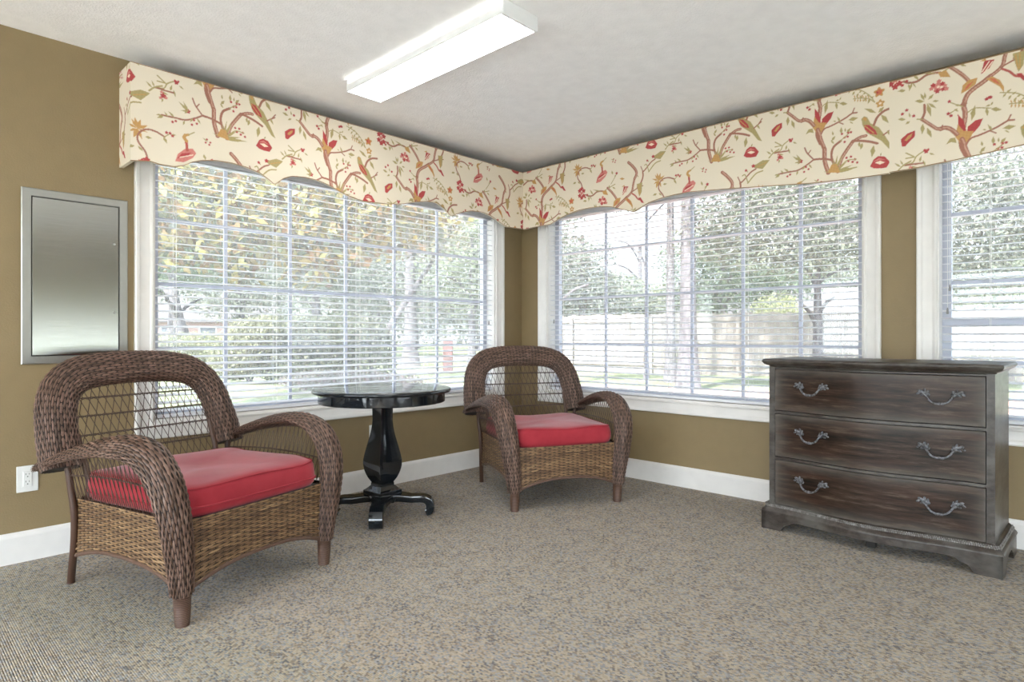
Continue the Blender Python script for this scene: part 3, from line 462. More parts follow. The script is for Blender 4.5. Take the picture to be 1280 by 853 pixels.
def valance(name_label, cat, pts, s_to_xy, org, s0, s1, ztop, ends, extra=0., flip=False):
    """pts: (s,z) bottom edge samples; s_to_xy(s,d) gives the plan position d into the room"""
    root = empty('valance', (*s_to_xy((s0+s1)/2, 0), ztop)); tag(root, name_label, 'valance', 'printed fabric valances over the windows'); inv = np.array(root.location)
    pts = np.array(sorted(pts)); n = int((s1-s0)/.0027); S = np.linspace(s0, s1, n)
    zb = np.interp(S, pts[:, 0], pts[:, 1]); ker = np.ones(7)/7; pad = np.pad(zb, 3, 'edge'); zb = np.convolve(pad, ker, 'valid')
    m = 170; T = np.linspace(0, 1, m)
    img = raster(s0-VD-.02, s1+VD+.02, 1.86, ztop+.03, np.array(org)); r = .0016; o0, o1 = s0-VD-.02, 1.86
    def samp(s, z):
        a = np.clip((s-o0)/r, 0, img.shape[0]-2); b = np.clip((z-o1)/r, 0, img.shape[1]-2); i, j = a.astype(int), b.astype(int); fa, fb = (a-i)[..., None], (b-j)[..., None]
        return (img[i, j]*(1-fa)+img[i+1, j]*fa)*(1-fb)+(img[i, j+1]*(1-fa)+img[i+1, j+1]*fa)*fb
    D = VD+extra
    mb = MB(); cols = []
    Z = zb[:, None]+(ztop-zb[:, None])*T[None]; SS = np.repeat(S[:, None], m, 1)
    xy = s_to_xy(SS, D); mb.quads(np.stack([xy[0], xy[1], Z], -1), flip=flip); cols.append(samp(SS, Z).reshape(-1, 3))
    for e in ends:                                            # cloth wrapped round the returned end back to the wall
        s_e = s0 if e == 0 else s1; zz = zb[0] if e == 0 else zb[-1]; k = 70; dd = np.linspace(0, D, k)
        DD = np.repeat(dd[:, None], m, 1); ZZ = zz+(ztop-zz)*np.repeat(T[None], k, 0)
        xy = s_to_xy(np.full_like(DD, s_e), DD); mb.quads(np.stack([xy[0], xy[1], ZZ], -1), flip=flip != (e == 1))
        cols.append(samp(s_e+(DD-D)*(1 if e == 0 else -1), ZZ).reshape(-1, 3))
    mb.v = [v-inv for v in mb.v]; o = mb.build('printed_cloth', 'fabric', root)
    C = np.ones((sum(len(c) for c in cols), 4), np.float32); C[:, :3] = np.concatenate(cols)
    at = o.data.color_attributes.new('Print', 'FLOAT_COLOR', 'POINT'); at.data.foreach_set('color', C.ravel())
    # stiff board behind the cloth
    bd = MB(); idx = np.arange(0, n, 6); idx = np.append(idx, n-1)
    ring = np.stack([np.stack([*s_to_xy(S[idx], D-.001), zb[idx]], -1), np.stack([*s_to_xy(S[idx], D-.001), np.full(len(idx), ztop)], -1),
                     np.stack([*s_to_xy(S[idx], D-.018), np.full(len(idx), ztop)], -1), np.stack([*s_to_xy(S[idx], D-.018), zb[idx]], -1)], 1)
    bd.quads(ring, cv=True)
    for e in ends:
        s_e = s0 if e == 0 else s1; sg = 1 if e == 0 else -1; zz = zb[0] if e == 0 else zb[-1]
        a = s_to_xy(s_e+sg*.001, .001); b = s_to_xy(s_e+sg*.018, D-.002); bd.box((*a, zz), (*b, ztop))
    bd.v = [v-inv for v in bd.v]; bd.build('lining_board', 'valance lining', root)
    tp = MB(); a = s_to_xy(s0+.003, .001); b = s_to_xy(s1-.003, D-.003); tp.box((*a, ztop-.02), (*b, ztop-.003)); tp.v = [v-inv for v in tp.v]; tp.build('top_board', 'valance board', root)
    wl = MB(); xy = s_to_xy(S[::3], D); wl.tube(np.stack([xy[0], xy[1], zb[::3]], -1), .0022, 6); wl.tube(np.stack([xy[0], xy[1], np.full(len(zb[::3]), ztop)], -1), .002, 6)
    wl.v = [v-inv for v in wl.v]; wl.build('welt_cord', 'valance welt', root)
    return root
TL = (1.933, 2.195); TR = (2.254, 2.234); T3 = (2.915, 2.034)
valance('long flowered valance with scalloped edge over the left wall window', 'valance', VL, lambda s, d: (s+0*d, WY-d+0*s), TL, .889, WX-VD, 2.365, [0])
valance('flowered valance from the corner over the middle window, its edge scalloped', 'valance', [(WY-VD-y, z) for y, z in VR], lambda s, d: (WX-d+0*s, WY-VD-s+0*d), TR, 0., 2.598, 2.367, [])
valance('flowered valance section nearest the right edge of the room, above the chest', 'valance', [(WY-VD-y, z) for y, z in V3]+[(4.0, 1.96), (4.6, 1.90)], lambda s, d: (WX-d+0*s, WY-VD-s+0*d), T3, 2.599, 4.35, 2.362, [1], extra=.004)

# ------------------------------------------------------------------ ceiling light, wall panel, outlets
def ceiling_light(cx, cy, lx, ly, label, group=None):
    r = empty('ceiling_light', (cx, cy, CZ)); tag(r, label, 'ceiling light', group); hx, hy = lx/2, ly/2
    h = MB(); h.box((-hx+.012, -hy+.006, -.03), (hx-.012, hy-.006, 0)); h.build('housing', 'lamp housing', r)
    for s in (-1, 1):
        e = MB(); e.box((-hx-.001, s*hy-.007, -.068), (hx+.001, s*hy+.007, -.001), bev=.003); e.build('end_cap', 'lamp housing', r)
    n = 13; X = np.linspace(-1, 1, n)
    prof = [(-hx, -.024)]+[(-hx, -.056)]+[(x*hx*.97, -.064) for x in X]+[(hx, -.056), (hx, -.024)]
    l = MB(); P = np.array([[(x, y, z) for x, z in prof] for y in (-hy+.007, hy-.007)]); l.quads(P); k_ = len(l.mi); l.mi = [1 if j in (0, 1, k_-1, k_-2) else 0 for j in range(k_)]; l.build('lens', ['lens', 'lamp housing'], r)
    return r
ceiling_light(1.934, 2.390, .216, 1.19, 'long white fluorescent ceiling light with wraparound lens, lit')

def access_panel():
    x0, x1, z0, z1 = .496, .924, .905, 1.722
    r = empty('access_panel', ((x0+x1)/2, WY, z0)); tag(r, 'brushed stainless steel access panel set in the wall left of the window', 'wall panel')
    hx, H = (x1-x0)/2, z1-z0; f = .036
    m = MB()
    P = np.array([[(sx*(hx-o), -d, o if sz < 0 else H-o) for o, d in ((0, 0), (0, .008), (.004, .011), (f, .011), (f+.002, .004))] for sx, sz in ((-1, -1), (1, -1), (1, 1), (-1, 1))])
    m.quads(P, cu=True, flip=True); m.build('flange_frame', 'steel frame', r, auto=35)
    g = MB(); g.box((-hx+f-.002, -.0045, f-.002), (hx-f+.002, -.002, H-f+.002)); g.build('recess', 'dark gap', r)
    d = MB(); e = f+.005; d.box((-hx+e, -.010, e), (hx-e, -.005, H-e), bev=.0012); dr = d.build('door', 'steel', r)
    for z in (.25, .59):
        s = MB(); s.lathe([(.006, 0), (.006, .002), (.004, .003)], 12); s.v = [np.stack([v[:, 0]+hx-e-.018, -.010-v[:, 2], v[:, 1]+z], 1) for v in s.v]; s.build('screw_latch', 'steel frame', dr)
access_panel()
def outlet(x, z, label):
    r = empty('wall_outlet', (x, WY, z)); tag(r, label, 'wall outlet')
    p = MB(); p.box((-.040, -.006, -.060), (.040, 0, .060), bev=.002); pl = p.build('cover_plate', 'outlet plastic', r)
    b = MB(); b.box((-.0165, -.009, -.034), (.0165, -.005, .034), bev=.0015); bb = b.build('receptacle', 'outlet plastic', r)
    s = MB()
    for c in (-.017, .017):
        s.box((-.0075, -.0094, c+.001), (-.0055, -.0088, c+.009)); s.box((.005, -.0094, c+.002), (.007, -.0088, c+.008)); s.sphere((0, -.0090, c-.007), (.0026, .0006, .0026))
    s.build('slots', 'socket dark', bb)
outlet(.520, .378, 'white double wall outlet low on the left wall beside the near wicker chair')
outlet(2.400, .372, 'white wall outlet below the window, almost hidden behind the round table')

# ------------------------------------------------------------------ wicker chairs
def rowvar(rows, n, seedv):
    rg = np.random.default_rng(seedv); a = rg.random(rows)[:, None]*.6+.2; b = rg.random((rows, n//6+2)); b = np.repeat(b, 6, 1)[:, :n]
    return np.clip(a*.55+b*.5, 0, 1)
def weave(mb, S, length, width, rowh=.0085, stake=.024, amp=.0028, lift=.0020, closed=False, mi=0, bmi=1, sgn=1, seed=1, back=True, wfill=.90):
    """real interlaced strands over a dark backing whose colour carries the gap shade; S(u,v) -> points, u runs along the strands"""
    rows = max(2, int(round(width/rowh))); rows += rows % 2
    ns = max(2, int(round(length/stake))); nu = ns*4+1; u = np.linspace(0, 1, nu)
    offs = np.array([.5-.5*wfill, .32, .68, .5+.5*wfill]); hs = np.array([-.0008, .0011, .0011, -.0008])
    v = (np.arange(rows)[:, None]+offs[None]).reshape(-1)/rows
    Ug, Vg = np.meshgrid(u, v, indexing='ij')
    def nrm(Ug, Vg):
        e = 1e-3; a = S(np.clip(Ug+e, 0, 1), Vg)-S(np.clip(Ug-e, 0, 1), Vg)
        b = S(Ug, Vg+e if closed else np.clip(Vg+e, 0, 1))-S(Ug, Vg-e if closed else np.clip(Vg-e, 0, 1))
        n = np.cross(a, b); return sgn*n/(np.linalg.norm(n, axis=-1)[..., None]+1e-12)
    P = S(Ug, Vg); N = nrm(Ug, Vg)
    ph = np.repeat(np.arange(rows) % 2, 4)[None]*PI
    h = np.tile(hs, rows)[None]+lift+amp*np.cos(PI*Ug*ns+ph)
    P = (P+N*h[..., None]).reshape(nu, rows, 4, 3)
    rv = rowvar(rows, nu, seed)
    for j in range(rows): mb.quads(P[:, j], mi, flip=sgn < 0, var=np.repeat(rv[j][:, None], 4, 1))
    if back:  # solid dark sheet; shade between the strands is put into its colour
        nb = max(6, ns*2); vb = np.linspace(0, 1, max(6, rows)+1)
        if closed: vb = vb[:-1]
        Ub, Vb = np.meshgrid(np.linspace(0, 1, nb), vb, indexing='ij')
        mb.quads(S(Ub, Vb)+nrm(Ub, Vb)*.0006, bmi, cv=closed, flip=sgn < 0)
def band_surface(path, wdir, half_w, thick, camber, power=2.):
    """closed cross-section swept along a path. path (n,3); wdir (n,3) width direction; returns S(u,v)"""
    path = np.asarray(path); n = len(path); d = np.concatenate([[0], np.cumsum(np.linalg.norm(np.diff(path, axis=0), axis=1))]); d /= d[-1]
    T = np.gradient(path, axis=0); T /= np.linalg.norm(T, axis=1)[:, None]
    Wd = wdir-T*(wdir*T).sum(1)[:, None]; Wd /= np.linalg.norm(Wd, axis=1)[:, None]; Nn = np.cross(Wd, T)
    hw = np.broadcast_to(half_w, n).astype(float); th = np.broadcast_to(thick, n).astype(float); cb = np.broadcast_to(camber, n).astype(float)
    def S(u, v):
        def ip(A): return np.stack([np.interp(u, d, A[:, k]) for k in range(3)], -1) if A.ndim == 2 else np.interp(u, d, A)
        p, w, m = ip(path), ip(Wd), ip(Nn); a, t, c = ip(hw), ip(th), ip(cb)
        ph = 2*PI*v; cx = np.cos(ph); sx = np.sin(ph)
        q = np.sign(cx)*np.abs(cx)**(2/power); r = np.sign(sx)*np.abs(sx)**(2/power)
        return p+w*(a*q)[..., None]+m*(t*r+c*(1-q*q)-c*.5)[..., None]
    return S, d
YB = lambda z: .655+(z-.37)*.40            # leaning plane of the chair back
def chair_parts():
    """seat_apron / back_rim / arms ... returned as finished mesh builders, chair space: x right, y to the back, origin between front feet"""
    out = {}
    # rolled back rim
    half = [(-.384, .495), (-.382, .58), (-.372, .675), (-.358, .748), (-.325, .815), (-.268, .860), (-.19, .882), (-.095, .890), (0, .892)]
    pts = half+[(-x, z) for x, z in half[:-1][::-1]]
    pts = even(spline([(x, YB(z), z) for x, z in pts], 160), 120)
    T = np.gradient(pts, axis=0); T /= np.linalg.norm(T, axis=1)[:, None]
    pn = np.array([0, -1, .40]); pn /= np.linalg.norm(pn); wd = np.cross(T, pn)
    S, _ = band_surface(pts, wd, .073, .040, 0., 2.3); mb = MB()
    L = np.linalg.norm(np.diff(pts, axis=0), axis=1).sum()
    s = 1.
    a = S(np.array([.5]), np.array([.25]))[0]; c0 = S(np.array([.5]), np.array([.75]))[0]
    weave(mb, S, L, .37, .0074, .0245, closed=True, sgn=orient(S), seed=11)
    for e in (0, 1):   # dark closed ends
        ring = S(np.full(24, float(e)), np.arange(24)/24.); b = mb.n; mb.add(ring, [tuple(range(24)) if e else tuple(range(24))[::-1]], 1)
    out['back_rim'] = (mb, ['wicker', 'wicker shade backing'])
    # arms
    for sd in (-1, 1):
        ctrl = [(.425, .80, .500), (.420, .66, .545), (.412, .50, .590), (.405, .34, .622), (.400, .19, .630), (.397, .085, .600), (.392, .018, .530), (.382, -.012, .44), (.368, -.018, .34), (.352, -.012, .23), (.342, -.003, .115)]
        p = even(spline([(sd*x, y, z) for x, y, z in ctrl], 120), 90); t = np.linspace(0, 1, 90)
        hw = np.interp(t, [0, .12, .35, .55, .7, .85, 1], [.026, .040, .058, .064, .060, .050, .036])
        th = np.interp(t, [0, .2, .5, .75, 1], [.011, .015, .026, .030, .030]); cb = np.interp(t, [0, .3, .6, .85, 1], [.006, .014, .026, .014, .004])
        wd = np.tile([sd*1., 0, 0], (90, 1)); wd[:, 2] = -.35*np.interp(t, [0, .2, .45, .7, 1], [.2, .4, 1, .3, 0])
        wd[:, 1] = .0; S, _ = band_surface(p, wd, hw, th, cb if orient_up(p, wd) > 0 else -cb, 2.3); mb = MB()
        L = np.linalg.norm(np.diff(p, axis=0), axis=1).sum()
        weave(mb, S, L, .275, .0074, .0245, closed=True, sgn=orient(S), seed=20+sd)
        for e in (0, 1):
            ring = S(np.full(24, float(e)), np.arange(24)/24.); mb.add(ring, [tuple(range(24))], 1)
        out['arm%d' % sd] = (mb, ['wicker', 'wicker shade backing'])
    # front apron, side aprons, back apron with arched lower edges
    def panel(p0, p1, arch, ends, ztop, bow, seed, sgn, mats):
        p0, p1 = np.array(p0), np.array(p1); nn = np.array([-(p1-p0)[1], (p1-p0)[0]]); ln = np.linalg.norm(nn); nn /= ln
        def S(u, v):
            q = p0+(p1-p0)*u[..., None]+nn*(bow*np.sin(PI*u))[..., None]*sgn
            zb = ends+(arch-ends)*(1-np.abs(2*u-1)**2.4); z = zb+(ztop-zb)*v
            return np.concatenate([q, z[..., None]], -1)
        mb = MB(); weave(mb, S, ln, ztop-(arch+ends)/2, .0095, .030, sgn=orient(S, np.array([0, .33, .2])), seed=seed, amp=.0026)
        u = np.linspace(0, 1, 30); e = S(u, np.zeros(30)); mb.tube(e, .0085, 8, 2); return mb
    out['front_apron'] = (panel((-.335, -.004), (.335, -.004), .178, .112, .372, .012, 31, -1, 0), ['wicker apron', 'wicker shade backing', 'wicker'])
    out['side_apronL'] = (panel((-.352, .02), (-.340, .69), .185, .135, .372, .0, 32, 1, 0), ['wicker apron', 'wicker shade backing', 'wicker'])
    out['side_apronR'] = (panel((.352, .02), (.340, .69), .185, .135, .372, .0, 33, 1, 0), ['wicker apron', 'wicker shade backing', 'wicker'])
    out['back_apron'] = (panel((-.32, .692), (.32, .692), .185, .135, .372, .0, 34, 1, 0), ['wicker apron', 'wicker shade backing', 'wicker'])
    sd_ = MB(); sd_.box((-.338, .000, .350), (.338, .685, .361)); out['seat_deck'] = (sd_, ['wicker pole'])
    # legs
    for sd in (-1, 1):
        l = MB(); l.tube([(sd*.342, -.003, .125), (sd*.341, -.003, .06), (sd*.340, -.002, .004), (sd*.340, -.002, 0)], [.031, .029, .025, .024], 14, 0); out['legF%d' % sd] = (l, ['leg wrap'])
        l = MB(); pp = spline([(sd*.322, .770, 0), (sd*.330, .745, .07), (sd*.345, .700, .17), (sd*.352, .682, .30), (sd*.362, .690, .42), (sd*.372, .70, .53)], 24)
        l.tube(pp, np.linspace(.015, .013, 24), 10); out['legR%d' % sd] = (l, ['wicker pole'])
        l = MB(); pp = spline([(sd*.300, .672, .36), (sd*.298, YB(.45)-.002, .45), (sd*.304, YB(.56), .56), (sd*.306, YB(.62), .62)], 12); l.tube(pp, .0125, 10); out['post%d' % sd] = (l, ['wicker pole'])
    # open lattice of the back
    lt = MB(); z0, z1 = .372, .842
    inx = lambda z: np.interp(z, [.37, .6, .72, .79, .835], [.302, .304, .300, .275, .22])
    for fam in (-1, 1):
        for x in np.arange(-.62, .62, .034):
            zz = np.linspace(z0, z1, 15); xx = x+fam*(zz-(z0+z1)/2)*.36; ok = np.abs(xx) < inx(zz)
            k = np.flatnonzero(ok)
            if len(k) < 2: continue
            zz, xx = zz[k[0]:k[-1]+1], xx[k[0]:k[-1]+1]; lt.tube(np.stack([xx, YB(zz)+fam*.0016, zz], -1), .0016, 5, 0, caps=False)
    for z in (.765, .690, .612, .535, .455):
        w = inx(z)+.01; xx = np.linspace(-w, w, 120)
        for q in (0, 1): lt.tube(np.stack([xx, YB(z)+.0045*np.cos(xx*180+q*PI), z+.0032*np.sin(xx*180+q*PI)], -1), .0024, 5, 0, caps=False)
    out['back_lattice'] = (lt, ['wicker cane'])
    for sd in (-1, 1):   # lattice under each arm
        al = MB(); ytop = lambda y: np.interp(y, [.05, .12, .19, .34, .50, .66, .72], [.50, .585, .60, .597, .562, .52, .50])
        for fam in (-1, 1):
            for y in np.arange(.035, .72, .028):
                z = np.linspace(.372, .60, 9); yy = y+fam*(z-.47)*.13; k = np.flatnonzero((z < ytop(yy)+.01) & (yy > .02) & (yy < .71))
                if len(k) < 3: continue
                z, yy = z[k], yy[k]; xx = sd*(.346+np.interp(z, [.372, .60], [0, .052])); al.tube(np.stack([xx+sd*fam*.0015, yy, z], -1), .0016, 5, 0, caps=False)
        yy = np.linspace(.03, .68, 60); z = .468+.02*np.sin(PI*yy/.7)
        for q in (0, 1): al.tube(np.stack([sd*(.368+.003*np.cos(yy*200+q*PI)), yy, z+.0028*np.sin(yy*200+q*PI)], -1), .0024, 5, 0, caps=False)
        out['armlat%d' % sd] = (al, ['wicker cane'])
    return out
def orient(S, ref=None):
    u = np.array([.5]); v = np.array([.25 if ref is None else .5]); e = 1e-3; p = S(u, v)[0]
    n = np.cross(S(u+e, v)[0]-S(u-e, v)[0], S(u, v+e)[0]-S(u, v-e)[0])
    c = S(u, np.array([.75]))[0] if ref is None else ref
    return 1 if n@(p-c) > 0 else -1
def orient_up(p, wd):
    i = len(p)//3; T = p[i+1]-p[i-1]; return np.cross(wd[i], T)[2]
CP = chair_parts()
NAMES = {'back_rim': 'back_rim', 'arm-1': 'armrest', 'arm1': 'armrest', 'front_apron': 'front_apron', 'side_apronL': 'side_apron', 'side_apronR': 'side_apron', 'back_apron': 'back_apron', 'seat_deck': 'seat_deck',
         'legF-1': 'leg', 'legF1': 'leg', 'legR-1': 'leg', 'legR1': 'leg', 'post-1': 'back_post', 'post1': 'back_post', 'back_lattice': 'back_lattice', 'armlat-1': 'arm_lattice', 'armlat1': 'arm_lattice'}
CH1, TH1 = (1.112, 2.466, 0), math.radians(15.3); CH2, TH2 = (2.958, 2.352, 0), math.radians(-27.5)
chair = tag(empty('wicker_armchair', CH1, TH1), 'brown wicker armchair nearest the camera, below the steel wall panel', 'armchair', 'brown wicker armchairs with open lattice backs')
for k, (mb, mats) in CP.items():
    o = mb.build(NAMES[k], mats, chair, smooth=k not in ('seat_deck',))
c2 = chair.copy(); COL.objects.link(c2); c2.location = CH2; c2.rotation_euler = (0, 0, TH2)
c2['label'] = 'brown wicker armchair standing in the far corner of the room between both windows'
for ch in [o for o in bpy.data.objects if o.parent == chair]:
    d = ch.copy(); COL.objects.link(d); d.parent = c2

def cushion(loc, th, label, seed, w, thick, y1, sag, two_seam):
    r = empty('seat_cushion', (loc[0], loc[1], .362), th); tag(r, label, 'cushion', 'red seat cushions'); rg = np.random.default_rng(seed)
    nu, nv = 121, 21; rings = []
    y0 = -.006
    def outline(off, n=120):
        pts = []; a, b = w/2-off, (y1-y0)/2-off; p = 9.
        for t in np.linspace(0, 2*PI, n, endpoint=False):
            c, s = math.cos(t), math.sin(t); x = a*math.copysign(abs(c)**(2/p), c); y = b*math.copysign(abs(s)**(2/p), s)
            pts.append((x*(1+.02*(y/b)), y+(y0+y1)/2))
        return np.array(pts)
    prof = [(.06, .004), (.02, .001), (.006, .008), (-.002, .022), (-.006, thick*.35), (-.005, thick*.6), (-.001, thick*.82), (.006, thick*.93), (.018, thick*.985), (.05, thick*1.02), (.10, thick*1.05), (.17, thick*1.065), (.24, thick*1.07), (.29, thick*1.07)]
    P = []
    ph = rg.random(8)*6.28
    for off, z in prof:
        o = outline(off); t = np.arctan2(o[:, 1]-.3, o[:, 0]); side = math.exp(-((z/thick-.5)/.35)**2)
        wob = .0035*side*(np.sin(11*t+ph[0])+.6*np.sin(23*t+ph[1]+z*60))+.002*np.sin(5*t+ph[2])
        dirs = o-np.array([0, (y0+y1)/2]); dirs /= np.linalg.norm(dirs, axis=1)[:, None]+1e-9; o = o+dirs*wob[:, None]
        zz = z+(.003*np.sin(o[:, 0]*16+ph[3]+o[:, 1]*9)+.0025*np.sin(o[:, 1]*31+ph[4]-o[:, 0]*12) if z > thick*.9 else 0*o[:, 0])
        if z > thick*.9: zz = zz-sag*np.exp(-((o[:, 0]+.03)**2+(o[:, 1]-.36)**2)/.03)
        P.append(np.stack([o[:, 0], o[:, 1], np.broadcast_to(zz, len(o))], -1))
    P = np.array(P); mb = MB(); mb.quads(P, cv=True, flip=True); mb.f += [tuple(mb.n-120+i for i in range(120)), tuple(range(120))[::-1]]; mb.mi += [0, 0]
    mb.build('cushion_cover', 'red cloth', r, smooth=True)
    for k, (i, rr) in enumerate([(7, .0036)]+([(4, .0036)] if two_seam else [])):
        pm = MB(); q = P[i]+np.array([0, 0, .001]); ctr = np.array([0, (y0+y1)/2, 0]); dd = q-ctr; dd[:, 2] = 0; dd /= np.linalg.norm(dd, axis=1)[:, None]
        pm.tube(q+dd*.001, rr, 6, closed=True); pm.build('piping', 'red piping', r, smooth=True)
cushion(CH1, TH1, 'red box cushion with two piped seams on the nearest wicker armchair', 5, .655, .122, .672, .012, True)
cushion(CH2, TH2, 'red cushion with rounded wrinkled front on the wicker armchair in the far corner', 9, .655, .118, .672, .006, False)

# ------------------------------------------------------------------ round pedestal table
def table():
    r = empty('pedestal_table', (2.062, 2.995, 0), 0); tag(r, 'black round pedestal table with scrolled feet between the two wicker chairs', 'table')
    R = .392; zt = .738
    t = MB(); t.lathe([(R-.012, zt-.024), (R-.004, zt-.022), (R, zt-.014), (R, zt-.008), (R-.005, zt-.001), (R-.012, zt), (.001, zt)], 96); t.build('tabletop', 'black wood', r, auto=50)
    a = MB(); a.lathe([(R-.050, zt-.078), (R-.040, zt-.080), (R-.034, zt-.076), (R-.034, zt-.024), (R-.05, zt-.024)], 96); a.build('apron', 'black wood', r, auto=40)
    # four-sided vase column with eased arrises, an arris toward the viewer
    prof = spline([(.060, .652), (.058, .58), (.058, .545), (.068, .48), (.088, .41), (.106, .345), (.111, .31), (.105, .27), (.085, .225), (.062, .195), (.058, .185)], 48)
    c = MB(); P = []
    for rr, z in prof:
        ring = []
        for q in range(4):
            for dt in (-.13, 0, .13):
                a_ = q*PI/2+dt; k = rr*(1 if dt == 0 else .915*1.0/ (abs(math.cos(dt))+abs(math.sin(dt)))*1.02)
                ring.append((k*math.cos(a_), k*math.sin(a_), z))
        P.append(ring)
    P = np.array(P); c.quads(P, cv=True); n = P.shape[1]; c.f += [tuple(range(n)), tuple(c.n-n+i for i in range(n))[::-1]]; c.mi += [0, 0]
    co = c.build('column', 'black wood', r, auto=32)
    p = MB(); pr_ = [(.063, .196), (.066, .190), (.066, .180), (.070, .176), (.092, .160), (.108, .152), (.110, .149), (.110, .132), (.104, .130)]
    P = np.array([[(rr*math.cos(q*PI/2), rr*math.sin(q*PI/2), z) for q in range(4)] for rr, z in pr_]); p.quads(P, cv=True)
    p.f += [(0, 1, 2, 3), tuple(p.n-4+i for i in range(4))[::-1]]; p.mi += [0, 0]; p.build('plinth', 'black wood', r)
    ANG = -2.30        # direction of the foot that points at the camera
    co.rotation_euler = (0, 0, ANG); p_ = [o for o in r.children if o.name.startswith('plinth')][0]; p_.rotation_euler = (0, 0, ANG)
    # platform + feet: one arm = swept plate curling down into a scroll
    for q in range(4):
        f = MB(); ctr = spline([(0, .118), (.06, .116), (.11, .108), (.16, .100), (.20, .100), (.235, .098), (.262, .084), (.274, .056), (.268, .030), (.250, .020)], 40)
        ctr = np.array(ctr); tang = np.gradient(ctr, axis=0); tang /= np.linalg.norm(tang, axis=1)[:, None]; nn = np.stack([-tang[:, 1], tang[:, 0]], 1)
        s = np.linspace(0, 1, 40); th = np.interp(s, [0, .25, .6, .8, 1], [.020, .019, .019, .024, .018]); hw = np.interp(ctr[:, 0], [0, .03, .07, .11, .16, .28], [.110, .090, .066, .048, .039, .037])
        P = np.array([[(c0[0]+n_[0]*k*t, w*h, c0[1]+n_[1]*k*t) for k, w in ((1, -.96), (1, .96), (.8, 1), (-.8, 1), (-1, .96), (-1, -.96), (-.8, -1), (.8, -1))] for c0, n_, t, h in zip(ctr, nn, th, hw)])
        P[..., 2] = np.maximum(P[..., 2], 0); f.quads(P, cv=True, flip=False); f.f += [tuple(range(8)), tuple(f.n-8+i for i in range(8))[::-1]]; f.mi += [0, 0]
        o = f.build('foot', 'black wood', r, auto=35); o.rotation_euler = (0, 0, ANG+q*PI/2)
table()

